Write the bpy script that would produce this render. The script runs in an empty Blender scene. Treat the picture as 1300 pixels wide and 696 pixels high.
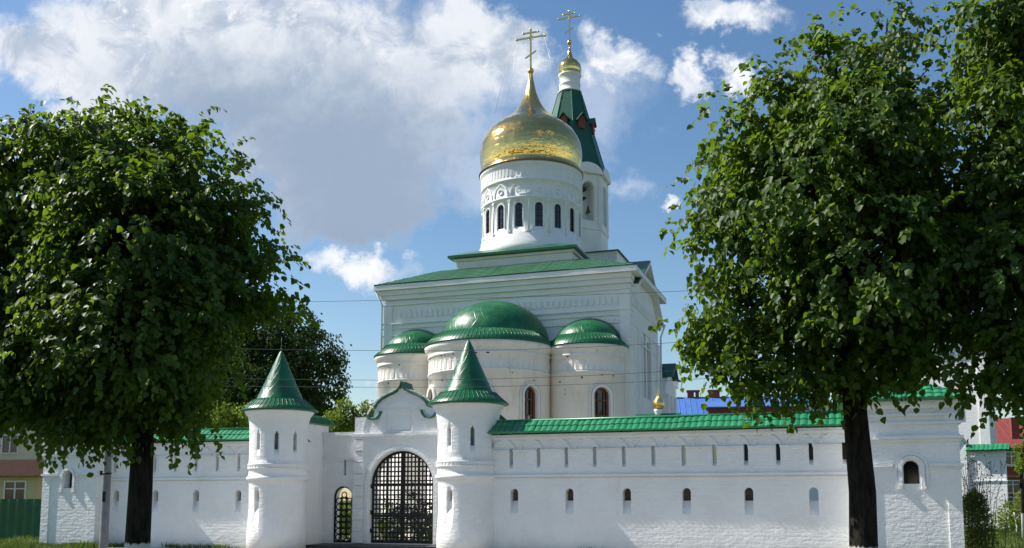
import bpy, bmesh, math, random
import numpy as np
from mathutils import Matrix, Vector

random.seed(7)
S = bpy.context.scene
COL = S.collection
R = math.radians
PI = math.pi

# ------------------------------------------------------------------ camera
EYE = 1.8
PITCH = math.atan(132 / 1200)
cam = bpy.data.cameras.new('camera')
cam_o = bpy.data.objects.new('camera', cam)
COL.objects.link(cam_o)
cam_o.location = (0, 0, EYE)
cam_o.rotation_euler = (PI / 2 + PITCH, 0, 0)
cam.sensor_fit = 'HORIZONTAL'
cam.sensor_width = 36
cam.lens = 36 * 1200 / 1300
cam.shift_y = 155 / 1300
cam.clip_start = 0.1
cam.clip_end = 6000
S.camera = cam_o

# ------------------------------------------------------------------ light
WA = R(19)                                  # the wall runs 19 degrees off the picture plane
U = np.array([math.cos(WA), -math.sin(WA)])
V = np.array([math.sin(WA), math.cos(WA)])
sun_h = -U * 1.04 - V * 0.115
SUN = Vector((sun_h[0], sun_h[1], 1.06)).normalized()
SUN_EL = math.asin(SUN.z)
SUN_AZ = math.atan2(SUN.x, SUN.y)
sl = bpy.data.lights.new('sun', 'SUN')
sl.energy = 5.0
sl.angle = R(0.53)
sl.color = (1.0, 0.95, 0.87)
so = bpy.data.objects.new('sun', sl)
so.rotation_euler = SUN.to_track_quat('Z', 'Y').to_euler()
so.location = (-40, 20, 60)
COL.objects.link(so)

S.view_settings.view_transform = 'Standard'
S.view_settings.look = 'None'
S.view_settings.exposure = 0.52
S.view_settings.gamma = 1
S.view_settings.use_curve_mapping = False


class NT:
    """small helper to write node trees as expressions"""
    def __init__(s, tree):
        s.t = tree
        tree.nodes.clear()

    def n(s, kind, **kw):
        nd = s.t.nodes.new(kind)
        for k, val in kw.items():
            setattr(nd, k, val)
        return nd

    def put(s, sock, val):
        if isinstance(val, bpy.types.NodeSocket):
            s.t.links.new(val, sock)
        elif val is not None:
            sock.default_value = val

    def m(s, op, a, b=None, c=None, clamp=False):
        nd = s.n('ShaderNodeMath', operation=op, use_clamp=clamp)
        for i, q in enumerate((a, b, c)):
            if q is not None:
                s.put(nd.inputs[i], q)
        return nd.outputs[0]

    def step(s, x, a, b, lo=0.0, hi=1.0):
        nd = s.n('ShaderNodeMapRange', interpolation_type='SMOOTHSTEP')
        s.put(nd.inputs[0], x)
        for i, q in zip((1, 2, 3, 4), (a, b, lo, hi)):
            s.put(nd.inputs[i], q)
        return nd.outputs[0]

    def noise(s, vec, scale, detail=4, rough=0.55, dist=0.0, out=0):
        nd = s.n('ShaderNodeTexNoise')
        s.put(nd.inputs['Vector'], vec)
        s.put(nd.inputs['Scale'], scale)
        s.put(nd.inputs['Detail'], detail)
        s.put(nd.inputs['Roughness'], rough)
        s.put(nd.inputs['Distortion'], dist)
        return nd.outputs[out]

    def mix(s, f, a, b):
        nd = s.n('ShaderNodeMix', data_type='RGBA')
        s.put(nd.inputs[0], f)
        for sock, q in ((nd.inputs[6], a), (nd.inputs[7], b)):
            s.put(sock, q if isinstance(q, bpy.types.NodeSocket) else (*q, 1) if len(q) == 3 else q)
        return nd.outputs[2]

    def xyz(s, x, y, z):
        nd = s.n('ShaderNodeCombineXYZ')
        for i, q in enumerate((x, y, z)):
            s.put(nd.inputs[i], q)
        return nd.outputs[0]

    def sep(s, vec):
        nd = s.n('ShaderNodeSeparateXYZ')
        s.put(nd.inputs[0], vec)
        return nd.outputs


# ------------------------------------------------------------------ sky with clouds
world = bpy.data.worlds.new('World')
S.world = world
world.use_nodes = True
T = NT(world.node_tree)
sky = T.n('ShaderNodeTexSky', sky_type='NISHITA')
sky.sun_disc = False
sky.sun_elevation = SUN_EL
sky.sun_rotation = SUN_AZ
sky.altitude = 100
sky.air_density = 1.15
sky.dust_density = 0.55
sky.ozone_density = 1.6
tc = T.n('ShaderNodeTexCoord').outputs['Generated']
dx, dy, dz = T.sep(tc)
den = T.m('ADD', T.m('ABSOLUTE', dy), 0.06)
ax0 = T.m('DIVIDE', dx, den)
az0 = T.m('DIVIDE', dz, den)
cp = T.xyz(ax0, az0, T.m('MULTIPLY', dy, 0.6))
wr, wg, wb = T.sep(T.noise(cp, 9.0, 8, 0.62, 0.0, out=1))
vr, vg, vb = T.sep(T.noise(cp, 34.0, 7, 0.62, 0.0, out=1))


def warp(base, a, b):
    return T.m('ADD', base, T.m('ADD', T.m('MULTIPLY', T.m('SUBTRACT', a, 0.5), 0.16), T.m('MULTIPLY', T.m('SUBTRACT', b, 0.5), 0.055)))


ax = warp(ax0, wr, vr)
az = warp(az0, wg, vg)
n_big = T.noise(cp, 5.0, 8, 0.6, 0.25)
n_fine = T.noise(cp, 17.0, 9, 0.62, 0.5)
n_tiny = T.noise(cp, 45.0, 8, 0.65, 0.3)
puff = T.m('SUBTRACT', T.m('ADD', T.m('MULTIPLY', n_big, 0.5), T.m('ADD', T.m('MULTIPLY', n_fine, 0.32), T.m('MULTIPLY', n_tiny, 0.18))), 0.5)


def lobes(lst):
    acc = None
    for (px, py, rx, ry, w) in lst:
        # centre of the cloud as a direction on the sky
        cx = (px - 650) / 1260
        cz = (635 - py) / 1260
        ex = T.m('DIVIDE', T.m('SUBTRACT', ax, cx), rx / 1260)
        ez = T.m('DIVIDE', T.m('SUBTRACT', az, cz), ry / 1260)
        d = T.m('SQRT', T.m('ADD', T.m('MULTIPLY', ex, ex), T.m('MULTIPLY', ez, ez)))
        q = T.m('MULTIPLY', T.m('SUBTRACT', 1.0, d), w)
        acc = q if acc is None else T.m('SMOOTH_MAX', acc, q, 0.08)
    return acc


thick = lobes([(280, 50, 330, 130, 1.0), (60, 70, 110, 62, 0.9), (130, 120, 115, 45, 0.9), (600, 30, 115, 80, 1.0), (420, 180, 185, 135, 1.0),
               (430, 255, 130, 72, 1.0), (540, 90, 80, 90, 0.9), (1000, -260, 260, 120, 1.0), (300, -260, 500, 220, 1.0)])
cumul = lobes([(458, 345, 96, 36, 1.0), (778, 66, 66, 48, 1.0), (925, 4, 95, 34, 0.9), (868, 78, 36, 28, 0.9), (941, 84, 38, 38, 1.0),
               (852, 272, 30, 18, 0.8), (470, 503, 66, 28, 1.0), (1480, 300, 150, 60, 1), (-300, 300, 200, 80, 1)])
wisp = lobes([(740, 130, 120, 80, 1.0), (590, 235, 90, 60, 1.0), (560, 160, 120, 110, 0.9), (640, 85, 80, 80, 1.0), (790, 235, 50, 35, 0.8), (20, 190, 90, 40, 0.7)])
cover_a = T.step(T.m('ADD', thick, T.m('MULTIPLY', puff, 1.15)), -0.03, 0.40)
cover_b = T.step(T.m('ADD', cumul, T.m('MULTIPLY', puff, 1.5)), 0.06, 0.72)
cover_c = T.m('MULTIPLY', T.step(T.m('ADD', wisp, T.m('MULTIPLY', puff, 1.6)), 0.0, 0.9), 0.5)
gray = lobes([(440, 195, 230, 170, 1.0), (440, 270, 190, 95, 1.0), (300, 130, 220, 100, 0.7)])
gray = T.step(T.m('ADD', gray, T.m('MULTIPLY', puff, 1.2)), -0.15, 0.75)
body = T.mix(T.step(n_fine, 0.36, 0.60), (0.46, 0.54, 0.66), (0.80, 0.84, 0.90))
body = T.mix(T.m('MULTIPLY', T.step(n_tiny, 0.52, 0.68), T.step(n_big, 0.42, 0.6)), body, (0.97, 0.98, 1.0))
col_a = T.mix(gray, body, T.mix(n_big, (0.25, 0.34, 0.48), (0.39, 0.48, 0.61)))
col_b = T.mix(T.step(n_fine, 0.36, 0.6), (0.58, 0.66, 0.78), (0.92, 0.94, 0.98))
ahead = T.step(dy, -0.05, 0.12)              # the big cloud bank stands over the church only; a few puffs elsewhere
back_puff = T.m('MULTIPLY', T.step(T.noise(tc, 3.2, 8, 0.6, 0.3), 0.56, 0.70), T.step(dz, 0.02, 0.15, 0.0, 0.8))
cover_a = T.m('MULTIPLY', cover_a, ahead)
cover_b = T.m('ADD', T.m('MULTIPLY', cover_b, ahead), T.m('MULTIPLY', back_puff, T.m('SUBTRACT', 1.0, ahead)))
cover_c = T.m('MULTIPLY', cover_c, ahead)
BG = 0.092


def sc(c):          # cloud radiance expressed in the sky's own units
    nd = T.n('ShaderNodeVectorMath', operation='SCALE')
    T.put(nd.inputs[0], c)
    nd.inputs['Scale'].default_value = 0.74 / BG
    return nd.outputs[0]


hs = T.n('ShaderNodeHueSaturation')
hs.inputs['Saturation'].default_value = 1.18
T.put(hs.inputs['Color'], sky.outputs[0])
c = hs.outputs[0]
c = T.mix(cover_c, c, sc(T.mix(0.5, (0.7, 0.77, 0.88), (0.7, 0.77, 0.88))))
c = T.mix(cover_b, c, sc(col_b))
c = T.mix(cover_a, c, sc(col_a))
bg = T.n('ShaderNodeBackground')
T.put(bg.inputs[0], c)
bg.inputs[1].default_value = BG
T.t.links.new(bg.outputs[0], T.n('ShaderNodeOutputWorld').inputs[0])


# ------------------------------------------------------------------ pixel rays (only used to read positions off the survey)
def ray(px, py):
    xc = (px - 650) / 1200
    yc = (503 - py) / 1200
    return np.array([xc, math.cos(PITCH) - yc * math.sin(PITCH), math.sin(PITCH) + yc * math.cos(PITCH)])


def at(px, py, Y):
    d = ray(px, py)
    return d * (Y / d[1]) + np.array([0, 0, EYE])


# ------------------------------------------------------------------ materials
def mat(name, rgb, rough=0.6, metal=0.0, bump=None, var=0.0, vscale=2.0, spec=0.5, stain=None):
    m = bpy.data.materials.new(name)
    m.use_nodes = True
    t = NT(m.node_tree)
    p = t.n('ShaderNodeBsdfPrincipled')
    o = t.n('ShaderNodeOutputMaterial')
    t.t.links.new(p.outputs[0], o.inputs[0])
    oc = t.n('ShaderNodeTexCoord').outputs['Object']
    colr = (*rgb, 1)
    if var:
        f = t.step(t.noise(oc, vscale, 6, 0.6), 0.3, 0.7)
        colr = t.mix(f, tuple(q * (1 - var) for q in rgb), tuple(min(1, q * (1 + var * 0.6)) for q in rgb))
    if stain:
        srgb, scale, lo, hi, amt = stain
        sx, sy, sz = t.sep(oc)
        sv = t.xyz(sx, sy, t.m('MULTIPLY', sz, 0.35))
        f = t.m('MULTIPLY', t.step(t.noise(sv, scale, 8, 0.65, 0.3), lo, hi), amt)
        colr = t.mix(f, colr, srgb)
    t.put(p.inputs['Base Color'], colr)
    p.inputs['Roughness'].default_value = rough
    p.inputs['Metallic'].default_value = metal
    p.inputs['Specular IOR Level'].default_value = spec
    if bump:
        h = None
        for (scale, amt) in bump:
            q = t.m('MULTIPLY', t.noise(oc, scale, 5, 0.6), amt)
            h = q if h is None else t.m('ADD', h, q)
        b = t.n('ShaderNodeBump')
        b.inputs['Strength'].default_value = 1.0
        b.inputs['Distance'].default_value = 1.0
        t.put(b.inputs['Height'], h)
        t.t.links.new(b.outputs[0], p.inputs['Normal'])
    return m


def brick_plaster(name, rgb, depth, stain=None, noise_amt=0.012):
    """lime-washed brickwork: courses and lumps read as relief"""
    m = bpy.data.materials.new(name)
    m.use_nodes = True
    t = NT(m.node_tree)
    p = t.n('ShaderNodeBsdfPrincipled')
    o = t.n('ShaderNodeOutputMaterial')
    t.t.links.new(p.outputs[0], o.inputs[0])
    oc = t.n('ShaderNodeTexCoord').outputs['Object']
    x, y, z = t.sep(oc)
    wob = t.m('MULTIPLY', t.m('SUBTRACT', t.noise(oc, 2.6, 4), 0.5), 0.30)
    bx = t.m('ADD', t.m('ADD', x, t.m('MULTIPLY', y, 0.9)), wob)
    wob2 = t.m('MULTIPLY', t.m('SUBTRACT', t.noise(oc, 4.5, 4), 0.5), 0.13)
    bz = t.m('ADD', z, wob2)
    br = t.n('ShaderNodeTexBrick')
    t.put(br.inputs['Vector'], t.xyz(bx, bz, 0.0))
    br.inputs['Scale'].default_value = 1.0
    br.inputs['Mortar Size'].default_value = 0.03
    br.inputs['Mortar Smooth'].default_value = 1.0
    br.inputs['Brick Width'].default_value = 0.31
    br.inputs['Row Height'].default_value = 0.115
    h = t.m('MULTIPLY', br.outputs['Fac'], -depth)
    h = t.m('ADD', h, t.m('MULTIPLY', t.noise(oc, 8.0, 7, 0.7), noise_amt * 2.2))
    h = t.m('ADD', h, t.m('MULTIPLY', t.noise(t.xyz(x, y, t.m('MULTIPLY', z, 2.2)), 3.2, 4, 0.55), noise_amt * 3.0))
    b = t.n('ShaderNodeBump')
    b.inputs['Strength'].default_value = 0.85
    b.inputs['Distance'].default_value = 1.0
    t.put(b.inputs['Height'], h)
    t.t.links.new(b.outputs[0], p.inputs['Normal'])
    f = t.step(t.noise(oc, 0.9, 7, 0.6), 0.32, 0.72)
    colr = t.mix(f, tuple(q * 0.93 for q in rgb), rgb)
    if stain:
        srgb, scale, lo, hi, amt = stain
        sv = t.xyz(x, y, t.m('MULTIPLY', z, 0.3))
        f2 = t.m('MULTIPLY', t.step(t.noise(sv, scale, 9, 0.68, 0.3), lo, hi), amt)
        colr = t.mix(f2, colr, srgb)
    dirt = t.step(t.m('ADD', z, t.m('MULTIPLY', t.noise(oc, 2.3, 6, 0.65), 0.9)), 0.35, 1.05, 0.5, 0.0)
    colr = t.mix(dirt, colr, (0.50, 0.47, 0.42))
    t.put(p.inputs['Base Color'], colr)
    p.inputs['Roughness'].default_value = 0.9
    p.inputs['Specular IOR Level'].default_value = 0.2
    return m


M = {}
M['lime'] = brick_plaster('limewash', (0.84, 0.84, 0.83), 0.0035, ((0.55, 0.53, 0.49), 1.6, 0.56, 0.8, 0.35))
M['church_white'] = brick_plaster('church_plaster', (0.84, 0.83, 0.81), 0.003, ((0.48, 0.43, 0.36), 1.1, 0.55, 0.82, 0.45), 0.004)
M['apse_white'] = brick_plaster('apse_plaster', (0.84, 0.80, 0.74), 0.003, ((0.42, 0.36, 0.28), 1.5, 0.50, 0.80, 0.50), 0.005)  # warm sunlit tone of the apses is put into the base colour
M['drum_white'] = mat('drum_plaster', (0.80, 0.80, 0.79), 0.85, bump=((6, 0.006),), var=0.05, vscale=1.0, spec=0.2, stain=((0.50, 0.47, 0.42), 1.6, 0.54, 0.82, 0.35))
M['green'] = mat('green_roof_paint', (0.010, 0.120, 0.042), 0.33, bump=((3, 0.004), (18, 0.0012)), var=0.22, vscale=1.2, stain=((0.03, 0.10, 0.06), 2.5, 0.55, 0.8, 0.35))
M['tile'] = mat('green_metal_tile', (0.020, 0.215, 0.085), 0.36, bump=((30, 0.001),), var=0.15, vscale=1.0, stain=((0.04, 0.12, 0.07), 3.0, 0.6, 0.85, 0.4))
M['roof_sheet'] = mat('weathered_green_sheet', (0.040, 0.150, 0.072), 0.45, bump=((30, 0.001),), var=0.2, vscale=0.8, stain=((0.05, 0.10, 0.065), 2.0, 0.5, 0.8, 0.5))
M['dark_green'] = mat('dark_green_roof', (0.008, 0.085, 0.048), 0.42, bump=((4, 0.004),), var=0.15)
M['wood'] = mat('brown_window_wood', (0.14, 0.055, 0.024), 0.5, var=0.25, vscale=8)
M['dark_wood'] = mat('dark_window_wood', (0.05, 0.022, 0.014), 0.5, var=0.2, vscale=8)
M['loop'] = mat('opening_shade_tone', (0.10, 0.09, 0.075), 0.9, var=0.3, vscale=6)  # dark tone for plates that paint shade into the wall openings
M['glass'] = mat('window_glass', (0.012, 0.014, 0.018), 0.06, spec=0.7)
M['blind'] = mat('white_blind', (0.55, 0.53, 0.5), 0.8, var=0.1, vscale=4)
M['iron'] = mat('black_iron', (0.012, 0.012, 0.013), 0.5, var=0.2, vscale=10, spec=0.3)
M['dark'] = mat('hole_shade_tone', (0.02, 0.018, 0.016), 0.9)  # near-black standing for the shade inside small holes
M['rust'] = mat('red_brown_boarding', (0.16, 0.045, 0.022), 0.7, var=0.25, vscale=6)
M['bronze'] = mat('bell_bronze', (0.25, 0.16, 0.07), 0.4, 0.9)
M['steel'] = mat('grey_pole_paint', (0.20, 0.205, 0.215), 0.7, var=0.25, vscale=3, bump=((12, 0.003),))
M['wire'] = mat('wire_grey', (0.05, 0.05, 0.055), 0.6)
M['guy'] = mat('guy_wire', (0.55, 0.57, 0.6), 0.4, 0.4)
M['stone'] = mat('grey_step_stone', (0.10, 0.095, 0.09), 0.9, var=0.25, vscale=3, bump=((8, 0.01),))
M['yellow'] = mat('yellow_render', (0.60, 0.50, 0.24), 0.9, var=0.08, vscale=1.0, bump=((10, 0.003),))
M['cream'] = mat('cream_render', (0.72, 0.64, 0.38), 0.9, var=0.08, vscale=1.0, bump=((10, 0.003),))
M['brown_roof'] = mat('brown_shingles', (0.040, 0.019, 0.013), 0.95, spec=0.08, var=0.3, vscale=6, bump=((14, 0.01),))
M['fence_green'] = mat('green_corrugated_sheet', (0.004, 0.085, 0.026), 0.45, var=0.12)
M['pvc'] = mat('white_pvc_frame', (0.75, 0.75, 0.74), 0.4)
M['blue'] = mat('blue_roof_sheet', (0.065, 0.17, 0.46), 0.55, var=0.15, vscale=1.5)
M['brick'] = mat('red_brick', (0.20, 0.055, 0.035), 0.85, var=0.25, vscale=5, bump=((20, 0.006),))
M['red_roof'] = mat('red_roof_sheet', (0.22, 0.042, 0.035), 0.75, var=0.15)
M['orange'] = mat('orange_trim', (0.42, 0.15, 0.05), 0.6)
M['white_metal'] = mat('white_box', (0.7, 0.7, 0.7), 0.5)
M['stalk'] = mat('dry_stalk', (0.14, 0.11, 0.06), 0.9)


def seamed_green(name, rgb, n, kz, depth, dent=0.006):
    """painted sheet laid in diamonds round a dome or cone, faded in patches"""
    m = bpy.data.materials.new(name)
    m.use_nodes = True
    t = NT(m.node_tree)
    p = t.n('ShaderNodeBsdfPrincipled')
    o = t.n('ShaderNodeOutputMaterial')
    t.t.links.new(p.outputs[0], o.inputs[0])
    oc = t.n('ShaderNodeTexCoord').outputs['Object']
    x, y, z = t.sep(oc)
    a = t.m('MULTIPLY', t.m('ARCTAN2', y, x), n / (2 * PI))
    g = None
    for sg in (1, -1):
        q = t.m('FRACT', t.m('ADD', t.m('ADD', a, 50.0), t.m('MULTIPLY', z, kz * sg)))
        q = t.m('ABSOLUTE', t.m('SUBTRACT', q, 0.5))
        q = t.step(q, 0.44, 0.5)
        g = q if g is None else t.m('MAXIMUM', g, q)
    f = t.step(t.noise(oc, 1.4, 7, 0.65), 0.35, 0.7)
    colr = t.mix(f, tuple(q * 0.75 for q in rgb), tuple(q * 1.2 for q in rgb))
    sv = t.xyz(x, y, t.m('MULTIPLY', z, 0.25))
    colr = t.mix(t.m('MULTIPLY', t.step(t.noise(sv, 4.0, 6, 0.65), 0.52, 0.8), 0.45), colr, (0.045, 0.13, 0.08))
    colr = t.mix(t.m('MULTIPLY', g, 0.35), colr, (0.004, 0.05, 0.02))
    t.put(p.inputs['Base Color'], colr)
    t.put(p.inputs['Roughness'], t.step(t.noise(oc, 3.0, 5, 0.6), 0.3, 0.8, 0.26, 0.48))
    h = t.m('ADD', t.m('MULTIPLY', g, depth), t.m('MULTIPLY', t.noise(oc, 2.6, 4), dent))
    b = t.n('ShaderNodeBump')
    b.inputs['Strength'].default_value = 0.8
    b.inputs['Distance'].default_value = 1.0
    t.put(b.inputs['Height'], h)
    t.t.links.new(b.outputs[0], p.inputs['Normal'])
    return m


M['green_dome'] = seamed_green('green_dome_sheet', (0.010, 0.130, 0.045), 36, 1.3, 0.006)
M['green_cone'] = seamed_green('green_cone_sheet', (0.008, 0.110, 0.042), 16, 2.6, 0.003, 0.002)


def gold_mat():
    m = bpy.data.materials.new('gilded_sheet')
    m.use_nodes = True
    t = NT(m.node_tree)
    p = t.n('ShaderNodeBsdfPrincipled')
    o = t.n('ShaderNodeOutputMaterial')
    t.t.links.new(p.outputs[0], o.inputs[0])
    oc = t.n('ShaderNodeTexCoord').outputs['Object']
    x, y, z = t.sep(oc)
    p.inputs['Metallic'].default_value = 1
    p.inputs['Roughness'].default_value = 0.09
    f = t.noise(oc, 1.5, 4)
    t.put(p.inputs['Base Color'], t.mix(f, (0.80, 0.51, 0.14), (0.87, 0.61, 0.22)))
    ang = t.m('MULTIPLY', t.m('ARCTAN2', y, x), 3.3)
    br = t.n('ShaderNodeTexBrick')
    t.put(br.inputs['Vector'], t.xyz(ang, z, 0.0))
    br.inputs['Scale'].default_value = 1.0
    br.inputs['Brick Width'].default_value = 0.62
    br.inputs['Row Height'].default_value = 0.42
    br.inputs['Mortar Size'].default_value = 0.012
    br.inputs['Mortar Smooth'].default_value = 0.6
    br.inputs['Color1'].default_value = (0, 0, 0, 1)
    br.inputs['Color2'].default_value = (1, 1, 1, 1)
    t.put(p.inputs['Roughness'], t.step(br.outputs['Color'], 0.0, 1.0, 0.05, 0.13))
    seam = t.m('MULTIPLY', br.outputs['Fac'], -0.004)
    h = t.m('ADD', seam, t.m('MULTIPLY', t.noise(t.xyz(ang, t.m('MULTIPLY', z, 1.3), 0.0), 2.2, 2), 0.05))
    b = t.n('ShaderNodeBump')
    b.inputs['Strength'].default_value = 0.7
    b.inputs['Distance'].default_value = 1.0
    t.put(b.inputs['Height'], h)
    t.t.links.new(b.outputs[0], p.inputs['Normal'])
    return m


M['gold'] = gold_mat()
M['gold_trim'] = mat('gilded_trim', (0.78, 0.56, 0.20), 0.28, 1.0)


def leaf_mat(name, a, b, trans, tcol, rough=0.38, tw=0.35, spec=0.45):
    m = bpy.data.materials.new(name)
    m.use_nodes = True
    t = NT(m.node_tree)
    o = t.n('ShaderNodeOutputMaterial')
    rnd = t.n('ShaderNodeNewGeometry').outputs['Random Per Island']
    oc = t.n('ShaderNodeTexCoord').outputs['Object']
    f = t.m('ADD', t.m('MULTIPLY', rnd, 0.55), t.m('MULTIPLY', t.step(t.noise(oc, 1.6, 3), 0.35, 0.65), 0.45))
    colr = t.mix(f, a, b)
    p = t.n('ShaderNodeBsdfPrincipled')
    t.put(p.inputs['Base Color'], colr)
    p.inputs['Roughness'].default_value = rough
    p.inputs['Specular IOR Level'].default_value = spec
    tr = t.n('ShaderNodeBsdfTranslucent')
    t.put(tr.inputs[0], t.mix(rnd, tcol, tuple(q * 0.7 for q in tcol)))
    mx = t.n('ShaderNodeMixShader')
    mx.inputs[0].default_value = tw
    t.t.links.new(p.outputs[0], mx.inputs[1])
    t.t.links.new(tr.outputs[0], mx.inputs[2])
    t.t.links.new(mx.outputs[0], o.inputs[0])
    return m


M['linden'] = leaf_mat('linden_leaf', (0.022, 0.052, 0.008), (0.070, 0.125, 0.018), 0.3, (0.26, 0.42, 0.02), 0.50, 0.36, 0.30)
M['birch'] = leaf_mat('birch_leaf', (0.014, 0.036, 0.010), (0.040, 0.080, 0.016), 0.3, (0.07, 0.13, 0.012), 0.7, 0.3, 0.12)
M['bush'] = leaf_mat('bush_leaf', (0.08, 0.15, 0.018), (0.17, 0.25, 0.035), 0.3, (0.28, 0.38, 0.03), 0.6, 0.4, 0.2)
M['dark_leaf'] = leaf_mat('dark_leaf', (0.010, 0.025, 0.008), (0.02, 0.045, 0.012), 0.3, (0.02, 0.04, 0.01), 0.55, 0.2)
M['weed'] = leaf_mat('weed_leaf', (0.08, 0.14, 0.03), (0.22, 0.27, 0.07), 0.3, (0.30, 0.38, 0.05), 0.8, 0.4, 0.1)
M['grass'] = leaf_mat('grass_blade', (0.05, 0.10, 0.012), (0.13, 0.17, 0.03), 0.3, (0.13, 0.20, 0.02), 0.6)


def bark_mat():
    m = bpy.data.materials.new('bark')
    m.use_nodes = True
    t = NT(m.node_tree)
    p = t.n('ShaderNodeBsdfPrincipled')
    o = t.n('ShaderNodeOutputMaterial')
    t.t.links.new(p.outputs[0], o.inputs[0])
    oc = t.n('ShaderNodeTexCoord').outputs['Object']
    x, y, z = t.sep(oc)
    sv = t.xyz(x, y, t.m('MULTIPLY', z, 0.22))
    n1 = t.noise(sv, 18, 6, 0.65)
    colr = t.mix(t.step(n1, 0.3, 0.7), (0.010, 0.008, 0.006), (0.040, 0.032, 0.026))
    n2 = t.noise(sv, 30, 3)
    edge = t.m('ADD', z, t.m('MULTIPLY', t.m('SUBTRACT', n2, 0.5), 0.14))
    wash = t.step(edge, 1.2, 1.23, 1.0, 0.0)          # trunks limewashed up to chest height
    colr = t.mix(wash, colr, (0.62, 0.60, 0.56))
    t.put(p.inputs['Base Color'], colr)
    p.inputs['Roughness'].default_value = 0.95
    p.inputs['Specular IOR Level'].default_value = 0.15
    b = t.n('ShaderNodeBump')
    b.inputs['Strength'].default_value = 0.9
    b.inputs['Distance'].default_value = 0.04
    t.put(b.inputs['Height'], n1)
    t.t.links.new(b.outputs[0], p.inputs['Normal'])
    return m


M['bark'] = bark_mat()


# ------------------------------------------------------------------ mesh building
class MB:
    def __init__(s):
        s.v, s.f, s.sm = [], [], []
        s.mx = None

    def add(s, verts, faces, smooth=False):
        o = len(s.v)
        if s.mx is not None:
            verts = [tuple(s.mx @ Vector(p)) for p in verts]
        s.v += [tuple(p) for p in verts]
        s.f += [tuple(i + o for i in f) for f in faces]
        s.sm += [smooth] * len(faces)
        return s

    def box(s, x0, x1, y0, y1, z0, z1):
        p = [(x0, y0, z0), (x1, y0, z0), (x1, y1, z0), (x0, y1, z0), (x0, y0, z1), (x1, y0, z1), (x1, y1, z1), (x0, y1, z1)]
        return s.add(p, [(3, 2, 1, 0), (4, 5, 6, 7), (0, 1, 5, 4), (1, 2, 6, 5), (2, 3, 7, 6), (3, 0, 4, 7)])

    def prism(s, poly, y0, y1, smooth=False):
        """polygon in x, z (counter-clockwise seen from the front, -y) between y0 and y1"""
        n = len(poly)
        p = [(x, y0, z) for x, z in poly] + [(x, y1, z) for x, z in poly]
        f = [tuple(range(n)), tuple(range(2 * n - 1, n - 1, -1))]
        s.add(p, f)
        o = len(s.v) - 2 * n
        for i in range(n):
            j = (i + 1) % n
            s.f.append((o + i, o + i + n, o + j + n, o + j))
            s.sm.append(smooth)
        return s

    def prism_x(s, poly, x0, x1):
        """polygon in y, z between x0 and x1"""
        n = len(poly)
        p = [(x0, y, z) for y, z in poly] + [(x1, y, z) for y, z in poly]
        f = [tuple(range(n - 1, -1, -1)), tuple(range(n, 2 * n))]
        for i in range(n):
            j = (i + 1) % n
            f.append((i, j, j + n, i + n))
        return s.add(p, f)

    def lathe(s, prof, n=48, cx=0, cy=0, a0=0, smooth=True):
        """closed solid of revolution; profile (r, z) bottom to top"""
        p, f = [], []
        for r, z in prof:
            for k in range(n):
                a = a0 + 2 * PI * k / n
                p.append((cx + r * math.cos(a), cy + r * math.sin(a), z))
        for i in range(len(prof) - 1):
            for k in range(n):
                q = (k + 1) % n
                f.append((i * n + k, i * n + q, (i + 1) * n + q, (i + 1) * n + k))
        s.add(p, f, smooth)
        o = len(s.v) - len(p)
        s.f.append(tuple(o + k for k in range(n - 1, -1, -1)))
        s.f.append(tuple(o + (len(prof) - 1) * n + k for k in range(n)))
        s.sm += [False, False]
        return s

    def tube(s, path, r, n=8, smooth=True, cap=True):
        path = [Vector(q) for q in path]
        rr = r if isinstance(r, (list, tuple)) else [r] * len(path)
        p, f = [], []
        ref = None
        for i, q in enumerate(path):
            t = (path[min(i + 1, len(path) - 1)] - path[max(i - 1, 0)]).normalized()
            if ref is None:
                ref = Vector((0, 0, 1)) if abs(t.z) < 0.9 else Vector((1, 0, 0))
            a = t.cross(ref).normalized()
            b = a.cross(t).normalized()
            ref = b
            for k in range(n):
                g = 2 * PI * k / n
                p.append(tuple(q + (a * math.cos(g) + b * math.sin(g)) * rr[i]))
        for i in range(len(path) - 1):
            for k in range(n):
                h = (k + 1) % n
                f.append((i * n + k, (i + 1) * n + k, (i + 1) * n + h, i * n + h))
        s.add(p, f, smooth)
        if cap:
            o = len(s.v) - len(p)
            s.f += [tuple(o + k for k in range(n)), tuple(o + (len(path) - 1) * n + k for k in range(n - 1, -1, -1))]
            s.sm += [False, False]
        return s

    def mesh(s, name):
        me = bpy.data.meshes.new(name)
        me.from_pydata(s.v, [], s.f)
        me.polygons.foreach_set('use_smooth', s.sm)
        me.update()
        return me

    def build(s, name, m, parent=None, cut=None, cut2=None):
        me = s.mesh(name)
        for c in (cut, cut2):
            if c is not None:
                me = carve(me, c)
        me.name = name
        me.materials.clear()
        me.materials.append(m)
        o = bpy.data.objects.new(name, me)
        COL.objects.link(o)
        if parent is not None:
            o.parent = parent
        return o


def outward(me):
    q = bmesh.new()
    q.from_mesh(me)
    bmesh.ops.recalc_face_normals(q, faces=q.faces)
    q.to_mesh(me)
    q.free()
    return me


def carve(me, cutter):
    a = bpy.data.objects.new('tmp_a', outward(me))
    b = bpy.data.objects.new('tmp_b', outward(cutter.mesh('tmp_cut')))
    COL.objects.link(a)
    COL.objects.link(b)
    md = a.modifiers.new('cut', 'BOOLEAN')
    md.operation = 'DIFFERENCE'
    md.solver = 'EXACT'
    md.use_self = True
    md.object = b
    dg = bpy.context.evaluated_depsgraph_get()
    out = bpy.data.meshes.new_from_object(a.evaluated_get(dg))
    for o in (a, b):
        d = o.data
        bpy.data.objects.remove(o)
        bpy.data.meshes.remove(d)
    return out


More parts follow.
